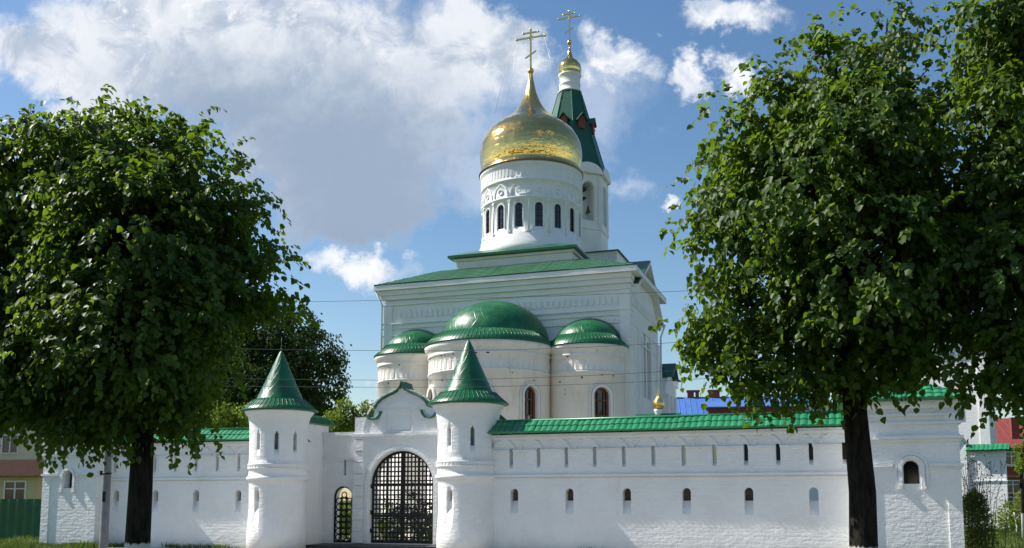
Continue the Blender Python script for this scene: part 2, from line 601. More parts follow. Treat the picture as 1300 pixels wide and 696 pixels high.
def thing(name, label, cat, loc=(0, 0, 0), rz=0.0, group=None):
    o = bpy.data.objects.new(name, None)
    o.empty_display_size = 0.2
    COL.objects.link(o)
    o.location = loc
    o.rotation_euler = (0, 0, rz)
    o['label'] = label
    o['category'] = cat
    if group:
        o['group'] = group
    return o


def tag(o, label, cat, group=None, kind=None):
    o['label'] = label
    o['category'] = cat
    if group:
        o['group'] = group
    if kind:
        o['kind'] = kind
    return o


def dup(root):
    r = root.copy()
    COL.objects.link(r)
    for ch in list(root.children):
        c2 = ch.copy()
        COL.objects.link(c2)
        c2.parent = r
        for g in list(ch.children):
            d = g.copy()
            COL.objects.link(d)
            d.parent = c2
    return r


def arch(w, h, x=0.0, z=0.0, n=14):
    """round-headed outline, counter-clockwise from the front"""
    r = w / 2
    pts = [(x - r, z), (x + r, z)]
    for k in range(n + 1):
        a = PI * k / n
        pts.append((x + r * math.cos(a), z + h - r + r * math.sin(a)))
    return pts


def arch_band(mb, w, h, t, x, z, y0, y1, n=16, legs=True):
    """raised band of width t round an arched opening"""
    r = w / 2
    inn = [(x + r * math.cos(PI * k / n), z + h - r + r * math.sin(PI * k / n)) for k in range(n + 1)]
    out = [(x + (r + t) * math.cos(PI * k / n), z + h - r + (r + t) * math.sin(PI * k / n)) for k in range(n + 1)]
    if legs:
        inn = [(x + r, z)] + inn + [(x - r, z)]
        out = [(x + r + t, z)] + out + [(x - r - t, z)]
    for i in range(len(inn) - 1):
        mb.prism([inn[i], out[i], out[i + 1], inn[i + 1]], y0, y1)
    return mb


def rot_at(cx, cy, r, a, z=0.0):
    """frame on a round wall: local x across, local -y outward; a measured from -y towards +x"""
    return Matrix.Translation((cx + r * math.sin(a), cy - r * math.cos(a), z)) @ Matrix.Rotation(a, 4, 'Z')


def tile_roof(mb, x0, x1, y0, z0, y1, z1, pitch=0.2, amp=0.022, rows=2, hip0=0.0, hip1=0.0, per=8, step=0.018):
    """profiled metal tile slope: eave line y0, z0 to ridge line y1, z1; hips cut the ends"""
    L = math.hypot(y1 - y0, z1 - z0)
    ny, nz = -(z1 - z0) / L, (y1 - y0) / L
    if nz < 0:
        ny, nz = -ny, -nz
    nx = max(8, int(abs(x1 - x0) / pitch * per))
    ss = []
    for k in range(rows):
        ss += [(k / rows, step), ((k + 0.97) / rows, 0.0)]
    ss.append((1.0, 0.0))
    nr = len(ss)
    P_, F_ = [], []
    for i in range(nx + 1):
        x = x0 + (x1 - x0) * i / nx
        sm = 1.0
        if hip0:
            sm = min(sm, abs(x - x0) / hip0)
        if hip1:
            sm = min(sm, abs(x1 - x) / hip1)
        w = amp * abs(math.sin(PI * (x - x0) / pitch)) ** 0.7
        jit = random.Random(int((x - x0) / pitch * 1.0001) * 7 + 3)
        w += jit.uniform(-0.010, 0.010) + 0.012 * math.sin(x * 0.9) + 0.008 * math.sin(x * 2.3 + 1)
        for (q, st) in ss:
            q2 = min(q, sm)
            h = w + (st if q < sm else 0)
            P_.append((x, y0 + (y1 - y0) * q2 + ny * h, z0 + (z1 - z0) * q2 + nz * h))
        # underside
        P_.append((x, y0 - ny * 0.03, z0 - nz * 0.03))
    n = nr + 1
    for i in range(nx):
        for j in range(nr - 1):
            F_.append((i * n + j, (i + 1) * n + j, (i + 1) * n + j + 1, i * n + j + 1))
        F_.append((i * n + nr, (i + 1) * n + nr, (i + 1) * n, i * n))
    if y1 < y0:
        F_ = [tuple(reversed(f)) for f in F_]
    return mb.add(P_, F_, False)


# ------------------------------------------------------------------ ground
TX, TY = -1.507714, 32.4


def ground():
    m = bpy.data.materials.new('ground_grass')
    m.use_nodes = True
    t = NT(m.node_tree)
    p = t.n('ShaderNodeBsdfPrincipled')
    o = t.n('ShaderNodeOutputMaterial')
    t.t.links.new(p.outputs[0], o.inputs[0])
    oc = t.n('ShaderNodeTexCoord').outputs['Object']
    f = t.step(t.noise(oc, 0.5, 8, 0.7), 0.3, 0.7)
    colr = t.mix(f, (0.032, 0.058, 0.011), (0.070, 0.088, 0.024))
    colr = t.mix(t.step(t.noise(oc, 0.16, 6, 0.6), 0.58, 0.75), colr, (0.15, 0.12, 0.075))
    t.put(p.inputs['Base Color'], colr)
    p.inputs['Roughness'].default_value = 1
    p.inputs['Specular IOR Level'].default_value = 0.1
    b = t.n('ShaderNodeBump')
    b.inputs['Distance'].default_value = 0.06
    t.put(b.inputs['Height'], t.noise(oc, 9, 6, 0.7))
    t.t.links.new(b.outputs[0], p.inputs['Normal'])
    mb = MB()
    mb.add([(-3000, -3000, 0), (3000, -3000, 0), (3000, 3000, 0), (-3000, 3000, 0)], [(0, 1, 2, 3)])
    g = mb.build('ground', m)
    g['kind'] = 'structure'
    # street in front of the lawn, where the photographer stands
    am = mat('asphalt', (0.05, 0.05, 0.052), 0.9, var=0.2, vscale=3, bump=((60, 0.004),))
    r = MB()
    r.add([(-300, -9, 0.004), (300, -9, 0.004), (300, 6.0, 0.004), (-300, 6.0, 0.004)], [(0, 1, 2, 3)])
    ro = r.build('road', am)
    ro['kind'] = 'structure'
    pv = MB()  # paving added mostly out of frame, pale to bounce light onto the wall
    pv.mx = Matrix.Translation((TX, TY, 0)) @ Matrix.Rotation(-WA, 4, 'Z')
    pv.add([(-14.2, -9.5, 0.006), (18, -9.5, 0.006), (18, -1.6, 0.006), (12.2, -1.6, 0.006), (12.2, -0.1, 0.006), (-14.2, -0.1, 0.006)], [(0, 1, 2, 3, 4, 5)])
    po = pv.build('bounce_paving', mat('pale_paving', (0.33, 0.315, 0.285), 0.9, var=0.15, vscale=2, bump=((20, 0.004),)))
    po['kind'] = 'structure'
    yd = MB()  # yard ground added behind the wall, pale to bounce light onto the church
    yd.mx = Matrix.Translation((TX, TY, 0)) @ Matrix.Rotation(-WA, 4, 'Z')
    yd.add([(-13.5, 3.7, 0.005), (11.5, 3.7, 0.005), (11.5, 30, 0.005), (-13.5, 30, 0.005)], [(0, 1, 2, 3)])
    yo = yd.build('yard_bounce', mat('pale_yard_bounce', (0.40, 0.36, 0.30), 0.95, var=0.2, vscale=1.5, bump=((25, 0.006),)))
    yo['kind'] = 'structure'
    k = MB()
    k.box(-300, 300, 6.0, 6.18, 0, 0.13)
    ko = k.build('kerb', mat('kerb_concrete', (0.32, 0.31, 0.29), 0.9, var=0.15, vscale=2))
    ko['kind'] = 'structure'


ground()

# ------------------------------------------------------------------ the precinct wall (frame: x along the wall, y away from the street)
TX, TY = -1.507714, 32.4


def wp(lx, ly, z=0.0):
    q = np.array([TX, TY]) + U * lx + V * ly
    return (q[0], q[1], z)


GX = -3.75                                   # middle of the gate, between the two towers


def wing(label, x0, x1, slits, lows, flip=1):
    root = thing('boundary_wall', label, 'wall', wp(0, 0), -WA)
    body, cut = MB(), MB()
    body.box(x0, x1, -0.22, 0.22, -0.3, 3.97)
    for x in slits:
        cut.box(x - 0.065, x + 0.065, -0.6, 0.6, 3.00, 3.52)
        cut.prism_x([(-0.6, 2.86), (-0.215, 2.86), (-0.05, 3.01), (-0.6, 3.01)][::1], x - 0.064, x + 0.064)
    for x in lows:
        cut.prism(arch(0.27, 0.40, x, 1.78), -0.6, 0.6)
        cut.prism_x([(-0.6, 1.36), (-0.21, 1.36), (0.0, 1.785), (-0.6, 1.785)], x - 0.133, x + 0.133)
    body.build('masonry', M['lime'], root, cut)
    for i, x in enumerate(lows):  # dark plates close most low openings so they look shaded inside
        if i % 6 != 5:
            bk = MB()
            bk.prism(arch(0.268, 0.398, x, 1.781), 0.10 + 0.02 * (i % 3), 0.16 + 0.02 * (i % 3))
            bk.build('loophole_shade_plate', M['loop'], root)
    for i, x in enumerate(slits):  # same shade plates in the later slits
        if i > 7:
            bk = MB()
            bk.box(x - 0.063, x + 0.063, 0.10, 0.14, 3.02, 3.518)
            bk.build('slit_shade_plate', M['loop'], root)
    tr = MB()
    # string courses: a half-round band at mid height, a thin ledge cut by the slits, corbelled top
    tr.box(x0, x1, -0.285, -0.22, 2.56, 2.635)
    tr.box(x0, x1, -0.25, -0.22, 2.49, 2.52)
    edges = [x0] + sorted(v for q in slits for v in (q - 0.065, q + 0.065)) + [x1]
    for i in range(0, len(edges) - 1, 2):
        tr.box(edges[i], edges[i + 1], -0.285, -0.22, 3.41, 3.465)
    tr.box(x0, x1, -0.30, -0.22, 3.79, 3.88)
    tr.box(x0, x1, -0.34, -0.22, 3.883, 3.966)
    tr.box(x0, x1, 0.22, 0.32, 3.82, 3.968)
    tr.build('string_course', M['lime'], root)
    ar = MB()
    a = x0 + 0.5
    while a < x1 - 0.4:
        arch_band(ar, 0.72, 0.36 + 0.0, 0.05, a, 3.56 - 0.16, -0.262, -0.22, n=10, legs=False)
        a += 0.95
    ar.build('arched_frieze', M['lime'], root)
    rf = MB()
    tile_roof(rf, x0, x1, -0.52, 4.02, 0.0, 4.43, pitch=0.205, amp=0.032, rows=2, step=0.026)
    tile_roof(rf, x0, x1, 0.52, 4.02, 0.0, 4.43, pitch=0.205, amp=0.032, rows=2, step=0.026)
    rf.tube([(x0, 0, 4.45), (x1, 0, 4.45)], 0.055, 8)
    rf.build('tile_roof', M['tile'], root)
    return root


wing('long white crenel-slit wall with green tile roof right of the gate towers', 0.9, 12.5,
     [1.642 + 0.957 * k for k in range(12)], [1.75 + 1.9 * k for k in range(6)])
wing('white slit wall with green tile roof left of the gate towers, behind the tree trunk', -14.95, -8.3,
     [-14.72 + 0.943 * k for k in range(7)], [-14.6 + 1.85 * k for k in range(4)])


def bastion(label, x0, x1, y0, y1, wx, side_win):
    root = thing('corner_bastion', label, 'wall tower', wp(0, 0), -WA)
    b, cut = MB(), MB()
    b.box(x0, x1, y0, y1, -0.3, 4.62)
    cut.prism(arch(0.42, 0.66, wx, 2.26), y0 - 0.4, y0 + 0.45)
    b.build('masonry', M['lime'], root, cut)
    t = MB()

    def ring(z0, z1, d, gap=None):
        segs = [(x0 - d, x1 + d)] if gap is None else [(x0 - d, gap[0]), (gap[1], x1 + d)]
        for (a, c) in segs:
            t.box(a, c, y0 - d, y0, z0, z1)
        t.box(x0 - d, x0, y0 + 0.002, y1, z0, z1)
        t.box(x1, x1 + d, y0 + 0.002, y1, z0, z1)
    ring(2.74, 2.82, 0.085, (wx - 0.47, wx + 0.47))
    ring(2.67, 2.737, 0.03, (wx - 0.47, wx + 0.47))
    ring(3.53, 3.62, 0.11)
    ring(3.44, 3.527, 0.05)
    ring(3.95, 4.02, 0.075)
    ring(4.19, 4.26, 0.085)
    ring(4.40, 4.50, 0.11)
    ring(4.503, 4.618, 0.16)
    t.build('cornice', M['lime'], root)
    for (a, c) in ((x0, x0 + 0.34), (x1 - 0.34, x1)):
        p = MB()
        p.box(a - 0.02, c, y0 - 0.045, y0, -0.3, 2.665)
        p.box(a - 0.02, c, y0 - 0.035, y0, 2.823, 3.437)
        p.box(a - 0.02, c, y0 - 0.045, y0, 4.022, 4.19)
        p.build('corner_pilaster', M['lime'], root)
    w = MB()
    arch_band(w, 0.50, 0.74, 0.10, wx, 2.22, y0 - 0.055, y0)
    arch_band(w, 0.76, 0.86, 0.07, wx, 2.22, y0 - 0.030, y0)
    w.box(wx - 0.37, wx - 0.25, y0 - 0.07, y0, 2.10, 2.217)
    w.box(wx + 0.25, wx + 0.37, y0 - 0.07, y0, 2.10, 2.217)
    w.build('window_surround', M['lime'], root)
    d = MB()
    d.prism(arch(0.418, 0.658, wx, 2.261), y0 + 0.30, y0 + 0.32)
    for k in (-0.08, 0.08):
        d.box(wx + k - 0.012, wx + k + 0.012, y0 + 0.26, y0 + 0.285, 2.262, 2.86)
    d.build('window', M['glass'], root)
    r = MB()
    e = 0.42
    xm, ym = (x0 + x1) / 2, (y0 + y1) / 2
    hw, hd = (x1 - x0) / 2 + e, (y1 - y0) / 2 + e
    tile_roof(r, x0 - e, x1 + e, y0 - e, 4.66, ym, 5.5, 0.235, 0.035, 6, hw, hw, step=0.025)
    tile_roof(r, x0 - e, x1 + e, y1 + e, 4.66, ym, 5.5, 0.235, 0.035, 6, hw, hw, step=0.025)
    z = Matrix.Translation((xm, ym, 0)) @ Matrix.Rotation(PI / 2, 4, 'Z') @ Matrix.Translation((-xm, -ym, 0))
    r.mx = z
    tile_roof(r, xm - hd, xm + hd, ym - hw, 4.66, ym, 5.5, 0.235, 0.035, 6, hd, hd, step=0.025)
    tile_roof(r, xm - hd, xm + hd, ym + hw, 4.66, ym, 5.5, 0.235, 0.035, 6, hd, hd, step=0.025)
    r.mx = None
    r.box(x0 - e + 0.03, x1 + e - 0.03, y0 - e + 0.03, y1 + e - 0.03, 4.625, 4.655)
    r.build('tile_roof', M['tile'], root)
    return root


bastion('square white corner bastion with arched window, right end of the wall', 12.45, 15.22, -0.92, 1.9, 13.94, 1)
bastion('square white corner bastion at the left end of the wall, beside the green fence', -17.52, -14.9, -0.92, 1.9, -16.32, 1)


def round_tower(label, x, slit_deg, niche_deg):
    root = thing('gate_tower', label, 'tower', wp(x, 0), -WA)
    r = 1.03
    b, cut = MB(), MB()
    prof = [(1.06, -0.3), (1.05, 0.6), (1.0, 1.5), (1.02, 2.3), (1.04, 2.50), (1.10, 2.52), (1.12, 2.56), (1.12, 2.62), (1.06, 2.67), (1.045, 2.75), (1.045, 2.9),
            (1.095, 2.92), (1.095, 2.95), (1.075, 2.96), (1.075, 3.05), (1.095, 3.06), (1.095, 3.09), (1.05, 3.12), (1.045, 3.3), (1.05, 4.2), (1.07, 4.6), (1.13, 4.85), (1.24, 4.98), (1.26, 5.03), (0.4, 5.04)]
    b.lathe(prof, 72)
    for a in slit_deg:
        cut.mx = rot_at(0, 0, 0, R(a))
        cut.prism([(-0.07, 3.60), (0.07, 3.60), (0.07, 4.15), (0.0, 4.28), (-0.07, 4.15)], -1.5, -0.5)
    for a in niche_deg:
        cut.mx = rot_at(0, 0, 0, R(a))
        cut.prism(arch(0.23, 0.38, 0, 1.78), -1.5, -0.55)
        cut.prism_x([(-1.5, 1.36), (-0.99, 1.36), (-0.86, 1.785), (-1.5, 1.785)], -0.113, 0.113)
    b.build('masonry', M['lime'], root, cut)
    d = MB()
    for k in range(44):
        d.mx = rot_at(0, 0, 1.07, 2 * PI * k / 44)
        d.box(-0.035, 0.035, -0.022, 0.02, 2.965, 3.045)
    d.mx = None
    d.build('dentil_band', M['lime'], root)
    c = MB()
    c.lathe([(0.96, 5.36), (0.84, 5.52), (0.63, 5.98), (0.40, 6.5), (0.20, 6.98), (0.075, 7.25), (0.03, 7.32), (0.005, 7.34)], 56)
    c.build('cone_roof', M['green_cone'], root)
    s = MB()
    s.lathe([(1.30, 5.045), (1.40, 5.05), (1.40, 5.075), (1.20, 5.235), (1.05, 5.37), (0.97, 5.46), (0.3, 5.47)], 72)
    for k in range(48):
        a = 2 * PI * k / 48
        q = [(1.40, 5.085), (1.20, 5.247), (1.05, 5.382), (0.97, 5.472)]
        s.tube([(w * math.cos(a), w * math.sin(a), z) for w, z in q], 0.008, 5)
    s.build('skirt_roof', M['green'], root)
    f = MB()
    f.tube([(0, 0, 7.28), (0, 0, 7.85)], [0.018, 0.006], 6)
    f.lathe([(0.01, 7.36), (0.04, 7.40), (0.01, 7.44)], 12)
    f.build('finial', M['dark_green'], root)
    return root


round_tower('round white tower with green cone roof, right side of the gate', 0.0, [-55, -15, 30, 75], [-15])
round_tower('round white tower with green cone roof, left side of the gate', -7.5, [-62, -10, 28, 66], [-12])


def gatehouse():
    root = thing('gatehouse', 'white gate wall with ogee gable, black arched grille gates and wicket', 'gate', wp(GX, 2.7), -WA)
    yb = 0.5
    # flanking walls
    b, cut = MB(), MB()
    b.box(-3.45, 3.45, 0.0, yb, -0.3, 4.30)
    for sx in (-1, 1):
        cut.prism(arch(0.84, 2.19, sx * 2.56, 0.15), -0.5, 1.0)
    cut.prism(arch(2.72, 3.56, 0, 0.15, 24), -0.5, 1.0)
    cut.box(-2.53, -2.43, -0.5, 1.0, 2.75, 3.35)
    cut.box(2.43, 2.53, -0.5, 1.0, 2.75, 3.35)
    cut.box(-4, 4, -0.5, 1.0, -0.4, 0.13)
    b.build('wall', M['lime'], root, cut)
    c = MB()
    for sx in (-1, 1):
        a, d = sorted((sx * 2.03, sx * 3.45))
        c.box(a, d, -0.10, yb + 0.1, 4.303, 4.44)
        c.box(a, d, -0.05, -0.001, 4.2, 4.30)
        c.box(a, sx * 2.0 + (0.9 if sx > 0 else -0.0), -0.05, -0.001, 3.36, 3.43) if sx < 0 else None
    c.box(-3.45, 3.45, -0.02, yb, 4.27, 4.302)
    c.build('parapet', M['lime'], root)
    # portal
    half = [(0.0, 6.25), (-0.05, 6.08), (-0.16, 5.96), (-0.34, 5.86), (-0.60, 5.76), (-0.82, 5.65), (-1.0, 5.49), (-1.14, 5.28), (-1.22, 5.0)]
    ol = half[::-1]
    olr = [(-x, z) for x, z in half[1:]]
    poly = [(-2.0, 0.14), (2.0, 0.14), (2.0, 5.0)] + [(1.22, 4.995)] + olr[::-1][1:] + half + [(-2.0, 5.0)]
    poly = [(-2.0, 0.14), (2.0, 0.14), (2.0, 5.0)] + olr[::-1] + half + [(-2.0, 5.0)]
    p, pc = MB(), MB()
    p.prism(poly, -0.14, yb + 0.06)
    pc.prism(arch(2.68, 3.54, 0, 0.13, 24), -0.5, 1.0)
    pc.prism([(-0.5, 4.42), (0.42, 4.42), (0.42, 5.22), (-0.5, 5.22)], -0.4, -0.10)
    pc.box(-2.2, 2.2, -0.6, 1.2, 0.0, 0.16)
    p.build('portal', M['lime'], root, pc)
    t = MB()
    arch_band(t, 2.74, 3.57, 0.13, 0, 0.16, -0.19, -0.139, 26)
    arch_band(t, 3.2, 3.80, 0.05, 0, 2.2, -0.165, -0.139, 26, legs=False)
    t.box(-2.06, 2.06, -0.24, -0.139, 4.24, 4.34)
    t.box(-2.03, 2.03, -0.20, -0.139, 4.14, 4.237)
    # panel border and arc in the gable
    for (x0, x1, z0, z1) in ((-0.56, -0.5, 4.36, 5.28), (0.42, 0.48, 4.36, 5.28), (-0.497, 0.417, 5.222, 5.28), (-0.497, 0.417, 4.36, 4.418)):
        t.box(x0, x1, -0.175, -0.139, z0, z1)
    arch_band(t, 1.9, 1.15, 0.06, 0, 4.36, -0.16, -0.139, 20, legs=False)
    t.build('moulding', M['lime'], root)
    for sx in (-1, 1):
        q = MB()
        for k in range(9):
            z0 = 0.18 + k * 0.44
            w = 0.30 if k % 2 else 0.34
            q.box(sx * 1.80 - w / 2 - 0.03, sx * 1.80 + w / 2 + 0.03, -0.20 - (0.0 if k % 2 else 0.025), -0.139, z0, z0 + 0.40)
        q.build('rusticated_pilaster', M['lime'], root)
    # green sheet cap following the ogee, with scroll gutters
    g = MB()
    for sx in (-1, 1):
        pts = [(sx * x, z) for x, z in [(0.0, 6.29)] + [(x, z + 0.02) for x, z in half[1:-1]]]
        for i in range(len(pts) - 1):
            (xa, za), (xb, zb) = pts[i], pts[i + 1]
            g.prism([(xa, za), (xb, zb), (xb, zb + 0.045), (xa, za + 0.045)] if sx > 0 else [(xb, zb), (xa, za), (xa, za + 0.045), (xb, zb + 0.045)], -0.30, yb + 0.25)
        sc_ = [(0.84, 5.20), (0.90, 5.02), (1.02, 4.90), (1.18, 4.86), (1.34, 4.90), (1.45, 5.02), (1.47, 5.08)]
        for i in range(len(sc_) - 1):
            (xa, za), (xb, zb) = sc_[i], sc_[i + 1]
            nx, nz = (zb - za), -(xb - xa)
            L = math.hypot(nx, nz)
            nx, nz = nx / L * 0.035, nz / L * 0.035
            pl = [(sx * xa, za), (sx * (xa - nx), za - nz), (sx * (xb - nx), zb - nz), (sx * xb, zb)]
            g.prism(pl if sx > 0 else pl[::-1], -0.32, -0.142)
    g.build('ogee_roof', M['green'], root)
    # gates
    zb, sp, rr = 0.17, 2.36, 1.31

    def top(x, r=rr):
        return sp + math.sqrt(max(0.0, r * r - x * x))

    def leaf(sx):
        m = MB()
        y = 0.05

        def vbar(x, w, d=0.02):
            m.box(x - w / 2, x + w / 2, y - d, y + d, zb, top(abs(x) + w / 2) - 0.005)

        def hbar(z, w, d=0.018):
            xm = rr if z < sp else math.sqrt(max(0.0, rr * rr - (z + w - sp) ** 2))
            a, c = sorted((sx * 0.02, sx * (xm - 0.01)))
            m.box(a, c, y - d, y + d, z, z + w)
        vbar(sx * 0.045, 0.08, 0.03)
        vbar(sx * 0.66, 0.085, 0.028)
        vbar(sx * (rr - 0.05), 0.08, 0.03)
        for z, w in ((zb, 0.12), (1.15, 0.10), (2.33, 0.11)):
            hbar(z, w, 0.026)
        xs = [sx * (0.045 + 0.154 * k) for k in range(1, 8)]
        zs = [zb + 0.20 + 0.178 * k for k in range(19)]
        for x in xs:
            if abs(abs(x) - 0.66) > 0.06 and abs(x) < rr - 0.03:
                vbar(x, 0.054, 0.014)
        for z in zs:
            if z < 3.6:
                hbar(z, 0.052, 0.012)
        for x in xs:
            for z in zs:
                if z < top(abs(x)) - 0.08 and abs(x) < rr - 0.05:
                    e = 0.064
                    m.prism([(x - e, z + 0.02), (x, z + 0.02 - e), (x + e, z + 0.02), (x, z + 0.02 + e)], y - 0.016, y + 0.016)
        n = 18
        for k in range(n):
            a, c = PI / 2 * k / n, PI / 2 * (k + 1) / n
            pl = [(sx * (rr - 0.08) * math.cos(a), sp + (rr - 0.08) * math.sin(a)), (sx * rr * math.cos(a), sp + rr * math.sin(a)),
                  (sx * rr * math.cos(c), sp + rr * math.sin(c)), (sx * (rr - 0.08) * math.cos(c), sp + (rr - 0.08) * math.sin(c))]
            m.prism(pl if sx > 0 else pl[::-1], y - 0.032, y + 0.032)
        lo = m.build('gate_leaf', M['iron'], root)
        for z in (0.55, 1.25, 2.25):
            h = MB()
            h.tube([(sx * (rr + 0.01), y - 0.05, z), (sx * (rr + 0.01), y - 0.05, z + 0.16)], 0.035, 8)
            h.build('hinge', M['iron'], lo)
        k = MB()
        k.box(sx * 0.045 - 0.03, sx * 0.045 + 0.03, y - 0.06, y - 0.031, 1.28, 1.48)
        k.build('lock_plate', M['iron'], lo)
    leaf(-1)
    leaf(1)
    for sx in (-1, 1):
        w = MB()
        cx = sx * 2.56
        arch_band(w, 0.72, 2.12, 0.055, cx, 0.16, 0.10, 0.16, 18)
        w.box(cx - 0.36, cx + 0.36, 0.10, 0.16, 0.16, 0.24)
        w.box(cx - 0.36, cx + 0.36, 0.105, 0.155, 1.12, 1.17)
        for i in range(-1, 2):
            for j in range(9):
                zc = 0.36 + j * 0.235
                xc = cx + i * 0.235
                if zc < 1.95 or abs(i) < 1 and zc < 2.2:
                    ring_pts = [(xc + 0.108 * math.cos(2 * PI * q / 14), 0.13, zc + 0.108 * math.sin(2 * PI * q / 14)) for q in range(15)]
                    w.tube(ring_pts, 0.024, 5)
                    for e, f in ((0.5, 0.5), (-0.5, 0.5)):
                        X, Z = xc + e * 0.235, zc + f * 0.235
                        if abs(X - cx) < 0.34 and Z < 2.1:
                            w.prism([(X - 0.05, Z), (X, Z - 0.05), (X + 0.05, Z), (X, Z + 0.05)], 0.115, 0.145)
        w.build('wicket_door', M['iron'], root)
    s = MB()
    s.box(-3.5, 3.5, -1.2, 0.9, -0.2, 0.118)
    s.build('threshold_step', M['stone'], root)
    # return walls joining the towers, stepped roofs
    for sx in (-1, 1):
        r, tr = MB(), MB()
        a, d = sorted((sx * 3.45, sx * 3.85))
        r.box(a, d, -2.5, 0.45, -0.3, 4.0)
        r.box(a + 0.02, d - 0.02, -1.3, 0.40, 3.99, 4.72)
        r.build('return_wall', M['lime'], root)
        for (y0, y1, zz) in ((-2.4, -1.31, 4.0), (-1.42, 0.62, 4.73)):
            tr.prism([(a - 0.22, zz), (d + 0.22, zz), ((a + d) / 2, zz + 0.36)], y0, y1)
            yy = y0 + 0.1
            while yy < y1:
                tr.tube([(a - 0.22, yy, zz + 0.02), ((a + d) / 2, yy, zz + 0.375), (d + 0.22, yy, zz + 0.02)], 0.016, 5)
                yy += 0.2
        tr.build('return_roof', M['green'], root)
    return root


gatehouse()

# ------------------------------------------------------------------ the church
OX, OY = -0.57915, 52.38104


def church():
    C = thing('church', 'white orthodox church with gold onion dome, green roofs and bell tower', 'church', (OX, OY, 0), -WA)
    W = 7.31
    D = 8.3
    # --- main cube
    b, cut = MB(), MB()
    b.box(-W, W, 0, D, -0.3, 14.0)
    cut.mx = Matrix.Translation((W, 4.0, 0)) @ Matrix.Rotation(PI / 2, 4, 'Z')
    for k in (-1.0, 1.0):
        cut.prism(arch(0.6, 3.4, k, 7.6), -0.5, 0.4)
    cut.prism(arch(0.6, 3.8, 0, 7.6), -0.5, 0.4)
    cut.mx = None
    b.build('wall', M['church_white'], C, cut)
    # --- relief of the east face and of the side
    t = MB()

    def band(z0, z1, d):
        t.box(-W - d, W + d * 0.5, -d, 0.0, z0, z1)
        t.box(W, W + d * 0.4, 0.002, D if z1 < 11.5 else 0.8, z0, z1)
        t.box(-W - d, -W, 0.002, D, z0, z1)
    band(13.72, 13.99, 0.30)
    band(13.45, 13.717, 0.18)
    band(13.12, 13.18, 0.10)
    band(12.0, 12.08, 0.12)
    band(11.72, 11.78, 0.08)
    band(11.30, 11.36, 0.10)
    band(10.5, 10.6, 0.10)
    t.build('cornice', M['church_white'], C)
    f = MB()
    x = -W + 0.25
    while x < W - 0.2:
        f.prism([(x, 12.35), (x + 0.16, 12.35), (x + 0.16, 12.72), (x + 0.08, 12.82), (x, 12.72)], -0.07, 0.0)
        x += 0.33
    x = -W + 0.2
    while x < W - 0.2:
        if x < -2.6 or x > 2.9:
            f.box(x, x + 0.14, -0.055, 0.0, 11.42, 11.58)
        x += 0.28
    f.mx = Matrix.Translation((W, 0, 0)) @ Matrix.Rotation(PI / 2, 4, 'Z')
    x = 0.3
    while x < D - 0.3:
        f.prism([(x, 12.35), (x + 0.16, 12.35), (x + 0.16, 12.72), (x + 0.08, 12.82), (x, 12.72)], -0.07, 0.0)
        x += 0.33
    f.mx = None
    f.build('frieze', M['church_white'], C)
    for x in (-W + 0.0, W - 0.55):
        pl = MB()
        pl.box(x, x + 0.55, -0.09, 0.0, 0.0, 13.1)
        pl.build('pilaster', M['church_white'], C)
    for y in (0.0, 1.9, 5.3, D - 0.7):
        for sx in (-1, 1):
            pl = MB()
            a, d = sorted((sx * W, sx * (W + 0.12)))
            pl.box(a, d, y + 0.003, y + 0.62, 0.0, 11.29)
            a, d = sorted((sx * W, sx * (W + 0.22)))
            pl.box(a, d, y + 0.05, y + 0.5, 0.0, 7.3)
            pl.build('pilaster', M['church_white'], C)
    for k in (-1.0, 0, 1.0):
        w = MB()
        w.box(W - 0.36, W - 0.34, 4.0 + k - 0.3, 4.0 + k + 0.3, 7.6, 11.0)
        wo = w.build('side_window', M['glass'], C)
        fr = MB()
        fr.box(W - 0.335, W - 0.28, 4.0 + k - 0.03, 4.0 + k + 0.03, 7.61, 10.9)
        for z in (7.61, 8.5, 9.4, 10.3):
            fr.box(W - 0.334, W - 0.285, 4.0 + k - 0.3, 4.0 + k + 0.3, z, z + 0.06)
        fr.build('window_frame', M['wood'], wo)
    # side gables (zakomara-like pediments)
    for sx in (-1, 1):
        g = MB()
        a, d = sorted((sx * (W - 0.5), sx * (W + 0.02)))
        g.prism_x([(0.35, 13.1), (D - 0.1, 12.0), (D - 0.1, 12.75), (4.3, 15.4), (0.9, 13.7)], a, d)
        g.build('side_gable', M['church_white'], C)
        r = MB()
        a, d = sorted((sx * 2.2, sx * (W + 0.36)))
        for (y0, z0, y1, z1) in ((0.75, 13.55, 4.3, 15.6), (D + 0.2, 12.62, 4.3, 15.6)):
            L = 0.07
            pp = [(y0, z0), (y1, z1), (y1, z1 + 0.1), (y0, z0 + 0.1)]
            if y0 > y1:
                pp = pp[::-1]
            r.prism_x(pp, a, d)
            so_ = [(y0, z0 - 0.17), (y1, z1 - 0.17), (y1, z1 - 0.004), (y0, z0 - 0.004)]
            if y0 > y1:
                so_ = so_[::-1]
            vb = MB()
            vb.prism_x(so_, *sorted((sx * (W + 0.021), sx * (W + 0.38))))
            vb.build('verge_board', M['church_white'], C)
        r.build('gable_roof', M['dark_green'], C)
    # --- hipped roof up to the plinth of the drum
    r = MB()
    e = 0.5
    tile_roof(r, -W - e, W + e, -e, 14.32, 1.75, 15.45, 0.20, 0.03, 7, 3.4, 3.4, per=6, step=0.02)
    r.add([(-W - e, -e, 14.31), (-W - e, D + e, 14.31), (-3.8, D - 2, 15.44), (-3.8, 1.75, 15.44)], [(0, 3, 2, 1)])
    r.add([(W + e, -e, 14.31), (W + e, D + e, 14.31), (3.8, D - 2, 15.44), (3.8, 1.75, 15.44)], [(0, 1, 2, 3)])
    r.add([(-W - e, D + e, 14.31), (W + e, D + e, 14.31), (3.8, D - 2, 15.44), (-3.8, D - 2, 15.44)], [(0, 3, 2, 1)])
